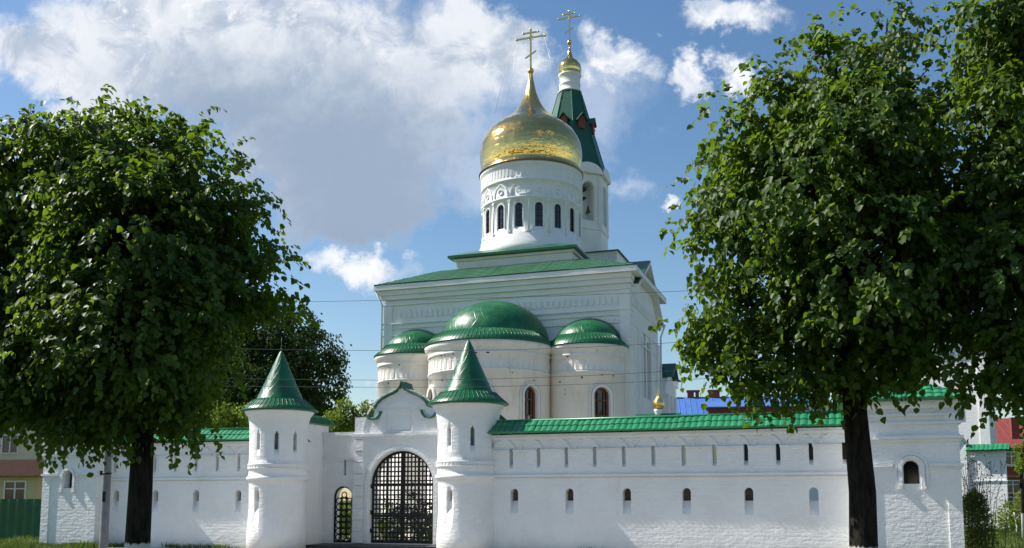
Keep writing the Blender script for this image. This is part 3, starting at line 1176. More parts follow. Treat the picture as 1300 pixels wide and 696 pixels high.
    r.build('hip_roof', M['roof_sheet'], C)
    s = MB()
    s.box(-W - e + 0.01, W + e - 0.01, -e + 0.01, D + e, 14.0, 14.285)
    s.build('eave_board', M['church_white'], C)
    dp = MB()
    dp2 = MB()
    dp.tube([(-W - 0.45, -0.42, 14.1), (-W - 0.12, -0.12, 13.2), (-W - 0.1, -0.1, 0.2)], 0.06, 8)
    dp2.tube([(W + 0.45, D + 0.1, 12.6), (W + 0.18, D + 0.02, 11.8), (W + 0.12, D + 0.02, 0.2)], 0.06, 8)
    dp.build('downpipe', M['white_metal'], C)
    dp2.build('downpipe', M['white_metal'], C)
    # --- plinth under the drum
    p = MB()
    p.box(-3.55, 3.6, 1.9, 8.3, 14.6, 16.1)
    p.box(-3.7, 3.75, 1.75, 8.45, 15.95, 16.098)
    p.build('drum_plinth', M['drum_white'], C)
    p = MB()
    q0, q1 = 1.45, 8.8
    lo = [(-3.95, q0, 16.12), (4.0, q0, 16.12), (4.0, q1, 16.12), (-3.95, q1, 16.12)]
    mid = [(x, y, 16.25) for x, y, z in lo]
    up = [(-2.6, 2.7, 16.75), (2.65, 2.7, 16.75), (2.65, 7.9, 16.75), (-2.6, 7.9, 16.75)]
    fs = [(3, 2, 1, 0)]
    for i in range(4):
        j = (i + 1) % 4
        fs += [(i, j, j + 4, i + 4), (i + 4, j + 4, j + 8, i + 8)]
    p.add(lo + mid + up, fs)
    p.build('plinth_roof', M['green'], C)
    # --- drum
    cx, cy = 0.05, 5.3
    d, dc = MB(), MB()
    prof = [(3.42, 16.3), (3.42, 16.85), (3.36, 16.92), (3.36, 17.15), (3.28, 17.22), (3.28, 17.45), (3.22, 17.5), (3.22, 19.62), (3.29, 19.65), (3.29, 19.72), (3.23, 19.75), (3.23, 20.72),
            (3.30, 20.75), (3.30, 20.82), (3.26, 20.85), (3.26, 21.62), (3.33, 21.68), (3.36, 21.85), (1.0, 21.86)]
    prof = [(q - 0.15 if q > 2 else q, z) for q, z in prof]
    d.lathe(prof, 96, cx, cy)
    angs = [R(4 + 22.5 * k) for k in range(16)]
    for a in angs:
        dc.mx = rot_at(cx, cy, 3.07, a)
        dc.prism(arch(0.46, 1.47, 0, 17.86), -0.4, 0.22)
    dr = d.build('drum', M['drum_white'], C, dc)
    for a in angs:
        o = MB()
        o.mx = rot_at(cx, cy, 3.065, a)
        arch_band(o, 0.50, 1.50, 0.06, 0, 17.86, -0.028, 0.03, 12)
        o.build('window_surround', M['drum_white'], dr)
        o = MB()
        o.mx = rot_at(cx, cy, 3.065, a)
        # keel-arched kokoshnik above each window with a ring inside
        k_ = [(-0.52, 19.8), (-0.5, 20.1), (-0.36, 20.4), (-0.14, 20.56), (0, 20.70), (0.14, 20.56), (0.36, 20.4), (0.5, 20.1), (0.52, 19.8)]
        for i in range(len(k_) - 1):
            (xa, za), (xb, zb) = k_[i], k_[i + 1]
            o.prism([(xa * 0.86, 19.8 + (za - 19.8) * 0.88), (xb * 0.86, 19.8 + (zb - 19.8) * 0.88), (xb, zb), (xa, za)], -0.028, 0.02)
        o.tube([(0.15 * math.cos(2 * PI * g / 16), -0.035, 20.10 + 0.15 * math.sin(2 * PI * g / 16)) for g in range(17)], 0.03, 6)
        o.build('kokoshnik', M['drum_white'], dr)
        o = MB()
        o.mx = rot_at(cx, cy, 3.065, a + R(11.25))
        o.tube([(0, 0.015, 17.5), (0, 0.015, 19.62)], 0.065, 8)
        o.box(-0.09, 0.09, -0.075, 0.02, 19.40, 19.52)
        o.box(-0.09, 0.09, -0.075, 0.02, 17.55, 17.66)
        o.build('half_column', M['drum_white'], dr)
        o = MB()
        for g in range(5):
            o.mx = rot_at(cx, cy, 3.105, a + R(22.5 / 5 * g))
            o.prism([(-0.07, 21.0), (0.07, 21.0), (0.07, 21.42), (0.0, 21.5), (-0.07, 21.42)], -0.025, 0.02)
        o.build('arcade_frieze', M['drum_white'], dr)
    for a in angs:
        w = MB()
        w.mx = rot_at(cx, cy, 3.07, a)
        w.prism(arch(0.455, 1.465, 0, 17.862), 0.10, 0.13)
        arch_band(w, 0.38, 1.42, 0.035, 0, 17.87, 0.05, 0.099, 10)
        w.build('drum_window', M['glass'], dr)
        w = MB()
        w.mx = rot_at(cx, cy, 3.07, a)
        w.box(-0.018, 0.018, 0.06, 0.098, 17.87, 19.28)
        for z in (18.2, 18.55, 18.9):
            w.box(-0.2, 0.2, 0.062, 0.097, z, z + 0.03)
        w.build('window_frame', M['dark_wood'], dr)
    # --- onion dome
    g = MB()
    ctrl = [(3.02, 21.86), (3.22, 21.90), (3.23, 21.96), (3.06, 22.02), (3.10, 22.3), (3.17, 22.7), (3.21, 23.1), (3.19, 23.55), (3.09, 24.0), (2.88, 24.45), (2.58, 24.83), (2.26, 25.1), (1.93, 25.34),
            (1.53, 25.64), (1.12, 26.02), (0.86, 26.35), (0.67, 26.68), (0.49, 27.07), (0.34, 27.52), (0.22, 28.05), (0.14, 28.5), (0.10, 28.82)]
    pts = []
    for i in range(len(ctrl) - 1):
        a, bq = ctrl[i], ctrl[i + 1]
        n = 1 if i < 4 else 4
        for k in range(n):
            tt = k / n
            p0 = ctrl[max(i - 1, 0)] if i > 4 else a
            p3 = ctrl[min(i + 2, len(ctrl) - 1)]
            if i < 4:
                pts.append(a)
            else:
                pts.append(tuple(0.5 * (2 * a[m] + (bq[m] - p0[m]) * tt + (2 * p0[m] - 5 * a[m] + 4 * bq[m] - p3[m]) * tt ** 2 + (3 * a[m] - p0[m] - 3 * bq[m] + p3[m]) * tt ** 3) for m in (0, 1)))
    pts.append(ctrl[-1])
    ox = cx
    g.lathe(pts, 96, 0, 0)
    dome = g.build('onion_dome', M['gold'], C)
    dome.location = (ox, cy, 0)
    rm = MB()
    rm.lathe([(3.16, 21.83), (3.26, 21.86), (3.28, 21.93), (3.20, 21.98), (3.05, 21.99)], 96, 0, 0)
    rm.build('dome_rim', M['bronze'], dome)

    def cross(parent, z, h, cxx, cyy):
        k = MB()
        s_ = h / 2.5
        w = 0.040 * s_ + 0.010
        k.lathe([(0.03, z - 0.42 * s_), (0.11 * s_, z - 0.38 * s_), (0.20 * s_, z - 0.22 * s_), (0.20 * s_, z - 0.14 * s_), (0.11 * s_, z + 0.0), (0.03, z + 0.04 * s_)], 20, cxx, cyy)
        k.box(cxx - w, cxx + w, cyy - w * 0.6, cyy + w * 0.6, z, z + h)
        for (zz, hw) in ((0.80, 0.92), (0.93, 0.48)):
            k.box(cxx - hw * s_, cxx + hw * s_, cyy - w * 0.55, cyy + w * 0.55, z + zz * h - w, z + zz * h + w)
            for e in (-1, 1):
                k.lathe([(0.01, z + zz * h - w * 1.9), (w * 1.9, z + zz * h), (0.01, z + zz * h + w * 1.9)], 8, cxx + e * hw * s_, cyy)
        k.lathe([(0.01, z + h - w), (w * 1.9, z + h + w * 0.5), (0.01, z + h + w * 2.4)], 8, cxx, cyy)
        zz = z + 0.36 * h
        k.prism([(cxx - 0.36 * s_, zz - 0.20 * s_ - w), (cxx + 0.36 * s_, zz + 0.20 * s_ - w), (cxx + 0.36 * s_, zz + 0.20 * s_ + w), (cxx - 0.36 * s_, zz - 0.20 * s_ + w)], cyy - w * 0.5, cyy + w * 0.5)
        zz = z + 0.8 * h                       # rays at the crossing
        for e in (45, 135, 225, 315):
            k.tube([(cxx, cyy, zz), (cxx + 0.3 * s_ * math.cos(R(e)), cyy, zz + 0.3 * s_ * math.sin(R(e)))], [0.03, 0.008], 5)
        k.build('cross', M['gold_trim'], parent)
    cross(dome, 29.05, 2.55, 0, 0)
    gw = MB()
    for sx, sy in ((-1, -0.25), (1, 0.25), (-1, 0.4), (1, -0.4)):
        gw.tube([(sx * 0.9, 0, 31.05), (sx * 1.6, sy * 2, 28.7), (sx * 2.25, sy * 4 * 0.5, 26.1)], 0.011, 5)
    gw.build('guy_wires', M['guy'], dome)

    # --- apses
    def apse(ax_, ay, rw, re, ze, zb, rd, zt, back, wins):
        b, c = MB(), MB()
        prof = [(rw + 0.08, -0.3), (rw + 0.08, 0.9), (rw, 1.0), (rw, 8.35), (rw + 0.05, 8.38), (rw + 0.05, 8.44), (rw, 8.47), (rw, 9.25), (rw + 0.06, 9.28), (rw + 0.06, 9.36), (rw + 0.02, 9.38), (rw + 0.02, 9.5),
                (rw + 0.10, 9.58), (rw + 0.2, 9.72), (rw + 0.22, ze - 0.06), (0.5, ze - 0.05)]
        b.lathe(prof, 96, ax_, ay)
        for a in wins:
            c.mx = rot_at(ax_, ay, rw, a)
            c.prism(arch(0.84, 2.75, 0, 4.85), -0.4, 0.35)
        bo = b.build('apse', M['apse_white'], C, c if wins else None)
        o = MB()
        n = int(2 * PI * rw / 0.34)
        for k in range(n):
            a = 2 * PI * k / n
            if math.cos(a) > -0.35:
                o.mx = rot_at(ax_, ay, rw, a)
                o.prism([(-0.085, 8.5), (0.085, 8.5), (0.085, 8.95), (0, 9.08), (-0.085, 8.95)], -0.016, 0.03)
        o.build('apse_frieze', M['apse_white'], bo)
        for a in wins:
            o = MB()
            o.mx = rot_at(ax_, ay, rw, a)
            arch_band(o, 0.92, 2.80, 0.14, 0, 4.8, -0.05, 0.04, 16)
            arch_band(o, 1.3, 2.98, 0.06, 0, 4.8, -0.035, 0.04, 16)
            o.build('window_surround', M['apse_white'], bo)
        ho = MB()  # dark blocks on the wall face stand for shade inside putlog holes
        for k in range(int(5 * rw)):
            ho.mx = rot_at(ax_, ay, rw, random.uniform(-1.2, 1.2))
            hx, hz, hs = 0, random.choice((9.2, 8.2, 7.9, random.uniform(6.2, 8.3))), random.uniform(0.03, 0.06)
            ho.prism([(-hs, hz), (hs * 0.9, hz - 0.01), (hs, hz + hs * 1.3), (-hs * 0.8, hz + hs * 1.5)], -0.012, 0.05)
        ho.mx = None
        ho.build('putlog_hole_shade', M['dark'], bo)['kind'] = 'stuff'
        for a in wins:
            w = MB()
            w.mx = rot_at(ax_, ay, rw, a)
            w.prism(arch(0.836, 2.745, 0, 4.852), 0.26, 0.28)
            w.build('apse_glass', M['glass'], bo)
            w = MB()
            w.mx = rot_at(ax_, ay, rw, a)
            arch_band(w, 0.60, 2.63, 0.115, 0, 4.855, 0.15, 0.255, 16)
            w.box(-0.20, -0.14, 0.16, 0.25, 4.86, 7.35)
            w.box(0.14, 0.20, 0.16, 0.25, 4.86, 7.35)
            for z in (5.3, 6.1, 6.9):
                w.box(-0.36, 0.36, 0.17, 0.245, z, z + 0.06)
            w.build('apse_window_frame', M['wood'], bo)
            w = MB()
            w.mx = rot_at(ax_, ay, rw, a)
            w.box(-0.32, -0.10, 0.246, 0.257, 4.87, 6.1)
            w.box(0.02, 0.20, 0.246, 0.257, 4.87, 6.1)
            w.build('blind', M['blind'], bo)
        s = MB()
        ri = re - 0.62
        zi = ze + 0.62
        s.lathe([(re - 0.15, ze - 0.045), (re, ze - 0.03), (re, ze), (ri, zi), (0.5, zi + 0.02)], 96, ax_, ay)
        n = int(2 * PI * re / 0.22)
        for k in range(n):
            a = 2 * PI * k / n
            if math.sin(a) < 0.5:
                s.tube([(ax_ + q * math.cos(a), ay + q * math.sin(a), z + 0.008) for q, z in ((re, ze), (ri, zi))], 0.016, 4)
        s.build('apse_skirt_roof', M['green'], C)
        m = MB()
        h = zt - zb
        ay = ay + back                      # the cap sits back towards the wall
        m.lathe([(rd * math.cos(q), h * math.sin(q)) for q in [R(3.5 * k) for k in range(25)]] + [(0.02, h)], 96, 0, 0)
        sd_ = m.build('semi_dome', M['green_dome'], C)
        sd_.location = (ax_, ay, zb)
        k = MB()
        rr = math.sqrt(max(0.2, rd * rd - ay * ay)) + 0.10
        hh = h * math.sqrt(max(0.05, 1 - (ay / rd) ** 2)) + 0.10
        k.prism([(ax_ + rr * math.cos(PI * j / 24), zb + hh * math.sin(PI * j / 24)) for j in range(25)], -0.30, -0.092)
        k.build('dome_flashing', M['dark_green'], C)

    def ang(ax_, ay, rw, px, z):
        best = None
        for k in range(-90, 91):
            a = R(k)
            q = np.array([OX, OY]) + U * (ax_ + rw * math.sin(a)) + V * (ay - rw * math.cos(a))
            fw = q[1] * math.cos(PITCH) + (z - EYE) * math.sin(PITCH)
            x = 650 + 1200 * q[0] / fw
            if best is None or abs(x - px) < best[0]:
                best = (abs(x - px), a)
        return best[1]
    apse(0.0, -1.9, 3.3, 3.57, 9.95, 10.4, 2.92, 12.65, 0.75, [ang(0, -1.9, 3.3, 674, 6.5), ang(0, -1.9, 3.3, 547, 6.5), ang(0, -1.9, 3.3, 612, 6.5)])
    apse(5.03, -0.45, 2.0, 2.26, 9.90, 10.2, 1.74, 11.5, 0.3, [ang(5.03, -0.45, 2.0, 765, 6.5)])
    apse(-5.2, -0.45, 2.0, 2.26, 9.90, 10.2, 1.74, 11.5, 0.3, [ang(-5.2, -0.45, 2.0, 505, 6.5)])

    # --- nave behind, with a side porch
    n = MB()
    n.box(-6.6, 6.6, D, 19.5, -0.3, 10.4)
    n.box(-6.75, 6.75, D + 0.002, 19.6, 9.9, 10.398)
    n.box(6.6, 7.35, 10.6, 14.4, -0.3, 8.9)
    n.prism_x([(10.6, 8.9), (14.4, 8.9), (13.4, 9.7), (12.4, 10.6), (11.4, 9.7)], 6.61, 7.34)
    for y in (10.7, 12.2, 13.6):
        n.box(7.35, 7.5, y, y + 0.5, -0.3, 8.6)
    n.build('nave', M['church_white'], C)
    n = MB()
    n.prism([(-7.0, 10.42), (7.0, 10.42), (0, 13.4)], D + 0.1, 19.9)
    for (y0, y1) in ((11.3, 12.4), (13.5, 12.4)):
        pp = [(y0, 9.7), (y1, 10.65), (y1, 10.75), (y0, 9.8)]
        n.prism_x(pp if y0 < y1 else pp[::-1], 5.0, 7.75)
    n.build('nave_roof', M['dark_green'], C)

    # --- bell tower
    bx, by = 0.22, 14.0
    ap = 2.45
    rc = ap / math.cos(R(22.5))
    b = MB()
    b.box(bx - 4.25, bx + 4.25, by - 4.25, by + 4.25, 9.0, 17.95)
    bt = b.build('bell_tower', M['drum_white'], C)
    k = MB()
    lo = [(bx + sx * 4.4, by + sy * 4.4, 17.96) for sx, sy in ((-1, -1), (1, -1), (1, 1), (-1, 1))]
    mid = [(x, y, 18.0) for x, y, z in lo]
    up = [(bx + sx * 2.3, by + sy * 2.3, 18.6) for sx, sy in ((-1, -1), (1, -1), (1, 1), (-1, 1))]
    fs = [(3, 2, 1, 0)]
    for i in range(4):
        j = (i + 1) % 4
        fs += [(i, j, j + 4, i + 4), (i + 4, j + 4, j + 8, i + 8)]
    k.add(lo + mid + up, fs)
    k.build('base_roof', M['dark_green'], bt)
    o, c1, c2 = MB(), MB(), MB()
    o.lathe([(rc + 0.12, 17.9), (rc + 0.12, 18.55), (rc, 18.6), (rc, 20.3), (rc + 0.08, 20.34), (rc + 0.08, 20.46), (rc, 20.5), (rc, 24.35), (rc * 0.5, 24.4)], 8, bx, by, R(22.5), False)
    c1.lathe([(rc - 0.5, 20.7), (rc - 0.5, 24.0)], 8, bx, by, R(22.5), False)
    for q in range(8):
        c2.mx = rot_at(bx, by, ap, R(45 * q))
        c2.prism(arch(0.92, 2.75, 0, 20.95), -0.3, 0.9)
    o.build('belfry', M['drum_white'], bt, c1, c2)
    for q in range(8):
        m = MB()
        m.mx = rot_at(bx, by, ap, R(45 * q))
        arch_band(m, 1.0, 2.8, 0.12, 0, 20.95, -0.06, 0.02, 14)
        # rounded kokoshnik head over each face
        pts_ = [(-1.07, 24.3), (1.07, 24.3)] + [(1.07 * math.cos(PI * j / 14), 24.3 + 0.72 * math.sin(PI * j / 14)) for j in range(1, 14)]
        m.prism(pts_, -0.24, 0.35)
        m.tube([(-0.0 + 0.17 * math.cos(2 * PI * j / 14), -0.06, 24.35 + 0.17 * math.sin(2 * PI * j / 14)) for j in range(15)], 0.03, 5)
        for e in (-1, 1):
            m.box(e * 0.93 - 0.12, e * 0.93 + 0.12, -0.05, 0.03, 20.52, 24.2)
        m.build('belfry_relief', M['drum_white'], bt)
    bf = MB()  # dark block and beams added to make the belfry openings look shaded
    bf.lathe([(0.95, 20.72), (0.95, 23.9)], 12, bx, by, 0, False)
    for q in range(4):
        bf.mx = rot_at(bx, by, 0, R(45 * q))
        bf.box(-2.0, 2.0, -0.12, 0.12, 23.2, 23.45)
        bf.box(-2.0, 2.0, -0.10, 0.10, 22.6, 22.75)
    bf.mx = None
    bf.build('belfry_dark_core', M['dark_wood'], bt)
    for q in range(8):
        a = R(45 * q + 22.5)
        bb = MB()
        px_, py_ = bx + 1.75 * math.cos(a), by + 1.75 * math.sin(a)
        bb.lathe([(0.40, 21.7), (0.36, 21.78), (0.27, 22.0), (0.23, 22.25), (0.15, 22.4), (0.04, 22.45), (0.03, 23.9)], 18, px_, py_)
        bb.build('bell', M['bronze'], bt)
    t = MB()
    t.lathe([(rc + 0.12, 24.42), (rc + 0.1, 24.48), (rc - 0.12, 25.2), (0.85, 31.0), (0.7, 31.02)], 8, bx, by, R(22.5), False)
    for q in range(8):
        a = R(22.5 + 45 * q)
        t.tube([(bx + w * math.cos(a), by + w * math.sin(a), z) for w, z in ((rc + 0.2, 24.56), (rc - 0.12, 25.2), (0.85, 31.0))], 0.045, 5)
    t.build('tent_roof', M['dark_green'], bt)
    for q in range(0, 8, 1):
        d_, dg_ = MB(), MB()
        zz = 28.0 if q % 2 == 0 else 28.0
        rr = (rc - 0.12) * math.cos(R(22.5)) + (0.85 - rc + 0.12) * ((zz - 25.2) / 5.8) * 0.93
        d_.mx = dg_.mx = rot_at(bx, by, rr, R(45 * q))
        d_.prism([(-0.26, zz - 0.2), (0.26, zz - 0.2), (0.26, zz + 0.45), (0, zz + 0.8), (-0.26, zz + 0.45)], -0.17, 0.5)
        for e in (-1, 1):
            pl_ = [(e * 0.40, zz + 0.36), (0.0, zz + 0.86), (0.0, zz + 0.95), (e * 0.40, zz + 0.45)]
            dg_.prism(pl_[::-1] if e > 0 else pl_, -0.28, 0.55)
        d_.build('dormer', M['rust'], bt)
        dg_.build('dormer_roof', M['dark_green'], bt)
    t = MB()
    t.lathe([(0.86, 30.98), (0.86, 31.1), (0.76, 31.14), (0.74, 31.5), (0.78, 31.55), (0.78, 31.62), (0.74, 31.66), (0.74, 32.2), (0.82, 32.26), (0.84, 32.36), (0.2, 32.37)], 40, bx, by)
    t.build('lantern', M['drum_white'], bt)
    t = MB()
    t.lathe([(0.70, 32.37), (0.80, 32.4), (0.75, 32.44), (0.81, 32.62), (0.84, 32.86), (0.80, 33.1), (0.64, 33.36), (0.42, 33.56), (0.25, 33.75), (0.15, 34.05), (0.09, 34.4), (0.06, 34.75)], 48, bx, by)
    t.build('small_onion_dome', M['gold'], bt)
    cross(bt, 35.05, 2.2, bx, by)


church()

# small golden onion over a gate in the inner yard
def inner_gate():
    x, y, _ = at(836, 527, 46)
    root = thing('chapel_gate', 'small green-roofed gate with golden onion finial behind the wall', 'gate', (x, y, 0), -WA)
    b = MB()
    b.box(-0.95, -0.5, -0.35, 0.35, -0.2, 5.6)
    b.box(0.5, 0.95, -0.35, 0.35, -0.2, 5.6)
    b.box(-0.95, 0.95, -0.349, 0.349, 4.4, 5.603)
    b.build('pier', M['lime'], root)
    r = MB()
    r.prism_x([(-0.6, 5.6), (0.6, 5.6), (0, 6.0)], -1.1, 1.1)
    r.build('roof', M['dark_green'], root)
    n = MB()
    n.lathe([(0.14, 5.85), (0.14, 6.0), (0.22, 6.12), (0.22, 6.2)], 20)
    n.build('drum', M['lime'], root)
    o = MB()
    o.lathe([(0.20, 6.2), (0.27, 6.3), (0.30, 6.45), (0.26, 6.6), (0.16, 6.74), (0.08, 6.86), (0.045, 7.0), (0.03, 7.25), (0.005, 7.35)], 28)
    o.build('onion_dome', M['gold'], root)


inner_gate()


# ------------------------------------------------------------------ neighbouring buildings
def window(parent, x, z, w, h, y, frame='pvc', name='window'):
    """framed two-light window on a wall facing -y"""
    g = MB()
    g.box(x - w / 2, x + w / 2, y - 0.012, y + 0.05, z, z + h)
    o = g.build(name, M['glass'], parent)
    f = MB()
    t = 0.07
    f.box(x - w / 2 - t, x - w / 2, y - 0.05, y + 0.03, z - t, z + h + t)
    f.box(x + w / 2, x + w / 2 + t, y - 0.05, y + 0.03, z - t, z + h + t)
    f.box(x - w / 2, x + w / 2, y - 0.049, y + 0.03, z + h, z + h + t)
    f.box(x - w / 2, x + w / 2, y - 0.049, y + 0.03, z - t, z)
    f.box(x - 0.035, x + 0.035, y - 0.045, y - 0.014, z, z + h)
    f.box(x - w / 2, x + w / 2, y - 0.044, y - 0.015, z + h * 0.66, z + h * 0.66 + 0.05)
    f.build('window_frame', M[frame], o)
    return o


def yellow_house():
    x, y, _ = at(58, 640, 54)
    root = thing('yellow_house', 'yellow rendered house with a brown-roofed annex beside the bastion', 'house', (x, y, 0), R(-6))
    b = MB()
    b.box(-13, 0, 0, 9, -0.3, 7.2)
    b.build('wall', M['cream'], root)
    r = MB()
    r.prism_x([(-0.6, 7.2), (9.6, 7.2), (4.5, 9.6)], -13.5, 0.5)
    r.build('roof', M['brown_roof'], root)
    b = MB()
    b.box(-6, 3.3, -6, -0.003, -0.3, 3.0)
    an = b.build('annex', M['yellow'], root)
    r = MB()
    lo = [(-6.5, -6.5, 3.0), (3.8, -6.5, 3.0), (3.8, -0.01, 3.0), (-6.5, -0.01, 3.0)]
    up = [(-4.5, -3.4, 3.95), (2.3, -3.4, 3.95), (2.3, -0.02, 3.95), (-4.5, -0.02, 3.95)]
    fs = [(3, 2, 1, 0), (4, 5, 6, 7)]
    for i in range(4):
        j = (i + 1) % 4
        fs.append((i, j, j + 4, i + 4))
    r.add(lo + up, fs)
    r.build('annex_roof', M['brown_roof'], an)
    window(root, 0.75, 1.65, 0.7, 1.05, -6.0, name='annex_window')
    window(root, 2.1, 1.65, 1.05, 1.05, -6.0, name='annex_window')
    window(root, -2.35, 4.5, 0.9, 1.5, 0.0)
    window(root, -5.6, 4.5, 0.9, 1.5, 0.0)


yellow_house()


def green_fence():
    x, y, _ = at(54, 640, 43)
    root = thing('metal_fence', 'dark green corrugated metal fence beside the left bastion', 'fence', (x, y, 0), R(-6))
    s = MB()
    n = 120
    P_, F_ = [], []
    for i in range(n + 1):
        xx = -12 + 12 * i / n
        q = (i % 4)
        yy = 0.0 if q in (0, 1) else 0.035
        P_ += [(xx, yy, 0.03), (xx, yy, 1.85)]
    for i in range(n):
        F_.append((2 * i, 2 * i + 2, 2 * i + 3, 2 * i + 1))
    s.add(P_, F_)
    s.add([(a, b + 0.02, c) for a, b, c in P_], [tuple(reversed(f)) for f in F_])
    s.build('sheet', M['fence_green'], root)
    p = MB()
    for k in range(6):
        p.box(-0.06 - 2.38 * k, 0.0 - 2.38 * k, 0.06, 0.12, -0.2, 1.83)
    p.box(-12, 0, 0.061, 0.1, 0.35, 0.40)
    p.box(-12, 0, 0.061, 0.1, 1.45, 1.50)
    p.build('post', M['fence_green'], root)


green_fence()


def blue_building():
    x, y, _ = at(848, 530, 100)
    root = thing('blue_roof_building', 'far building with bright blue sheet roof and chimneys behind the wall', 'building', (x, y, 0), R(-8))
    b = MB()
    b.box(-6, 16, 0, 10, -0.3, 10.6)
    b.build('wall', M['cream'], root)
    r = MB()
    r.prism_x([(-0.8, 10.5), (10.8, 10.5), (5, 13.2)], -6.6, 16.6)
    xx = -6.5
    while xx < 16.6:
        r.tube([(xx, -0.8, 10.52), (xx, 5, 13.22)], 0.04, 4)
        xx += 0.6
    ro = r.build('roof', M['blue'], root)
    d = MB()
    d.prism_x([(-0.5, 10.62), (3.0, 10.62), (3.0, 11.4), (-0.5, 11.4)], 4.2, 13)
    d.build('dormer', M['brick'], ro)
    d = MB()
    d.prism_x([(-0.9, 11.4), (4.0, 12.5), (4.0, 12.62), (-0.9, 11.52)], 3.6, 13.6)
    d.build('dormer_roof', M['blue'], ro)
    for (a, w) in ((0.25, 0.7), (2.3, 0.7), (3.2, 0.35), (4.6, 1.2), (9.0, 0.9)):
        c = MB()
        c.box(a, a + w, 4.6, 5.4, 12.6, 13.75)
        c.box(a - 0.1, a + w + 0.1, 4.5, 5.5, 13.753, 13.92)
        c.build('chimney', M['brick'], ro)
    for k in range(4):
        window(root, -4 + 5 * k, 7.5, 1.3, 1.8, 0.0)


blue_building()


def white_house():
    x, y, _ = at(1258, 600, 62)
    root = thing('white_clergy_house', 'tall white building with green roof behind the right bastion', 'building', (x, y, 0), R(-30))
    b = MB()
    b.box(-8, 0, 0, 9, -0.3, 13.0)
    b.box(-8.15, 0.15, -0.15, 9.15, 12.5, 12.998)
    b.box(-0.5, 0.08, -0.08, 0.5, -0.3, 12.49)
    b.build('wall', M['church_white'], root)
    r = MB()
    lo = [(-8.6, -0.6, 13.0), (0.6, -0.6, 13.0), (0.6, 9.6, 13.0), (-8.6, 9.6, 13.0)]
    up = [(-4.1, 4.4, 17.0), (-3.9, 4.4, 17.0), (-3.9, 4.6, 17.0), (-4.1, 4.6, 17.0)]
    fs = [(3, 2, 1, 0), (4, 5, 6, 7)]
    for i in range(4):
        j = (i + 1) % 4
        fs.append((i, j, j + 4, i + 4))
    r.add(lo + up, fs)
    r.build('roof', M['tile'], root)
    window(root, -1.9, 7.2, 0.7, 1.6, 0.0, 'dark_wood')
    window(root, -5.5, 7.2, 0.7, 1.6, 0.0, 'dark_wood')


white_house()


def low_gable():
    x, y, _ = at(1045, 600, 60)
    root = thing('white_outbuilding', 'low white gabled outbuilding peeping over the wall beside the tree trunk', 'building', (x, y, 0), R(-19))
    b = MB()
    b.box(-3, 3, 0, 7, -0.3, 6.0)
    b.prism([(-3, 6.0), (3, 6.0), (0, 8.3)], 0.002, 7)
    b.build('wall', M['church_white'], root)
    r = MB()
    for s_ in (-1, 1):
        pl = [(s_ * 3.4, 5.75), (0.0, 8.4), (0.0, 8.52), (s_ * 3.4, 5.87)]
        r.prism(pl[::-1] if s_ > 0 else pl, -0.4, 7.3)
    r.build('roof', M['white_metal'], root)
    window(root, 0, 3.4, 0.9, 1.5, 0.0)


low_gable()


def red_building():
    x, y, _ = at(1262, 600, 92)
    root = thing('red_brick_building', 'red brick block of flats with red sheet roof at the right edge', 'building', (x, y, 0), R(-10))
    b = MB()
    b.box(0, 22, 0, 12, -0.3, 6.6)
    b.box(0.0, 22, -0.06, 0.0, 5.0, 6.6)
    bo = b.build('wall', M['brick'], root)
    t = MB()
    t.box(-0.1, 22, -0.20, -0.061, 4.0, 4.18)
    t.box(-0.25, 22, -0.35, -0.061, 6.6, 6.8)
    t.build('cornice', M['orange'], root)
    w = MB()
    w.box(0.25, 21.7, -0.075, -0.0605, 5.05, 6.5)
    w.build('upper_render', M['cream'], root)
    r = MB()
    r.prism_x([(-0.7, 6.8), (12.7, 6.8), (6, 10.2)], -0.6, 22.6)
    xx = -0.4
    while xx < 22:
        r.tube([(xx, -0.7, 6.82), (xx, 6, 10.22)], 0.05, 4)
        xx += 0.8
    r.build('roof', M['red_roof'], root)
    c = MB()
    c.box(2.2, 2.9, 1.2, 1.9, 7.4, 9.9)
    c.build('chimney', M['red_roof'], root)
    for fl in (0.9, 2.5, 5.25):
        for k in range(6):
            window(root, 1.6 + 3.1 * k, fl, 1.25, 1.15, -0.062 if fl < 4.9 else -0.08)
    for k in range(2):
        a = MB()
        a.box(0.35 + 3.1 * k, 0.95 + 3.1 * k, -0.4, -0.09, 2.0, 2.4)
        a.build('air_conditioner', M['white_metal'], root)


red_building()


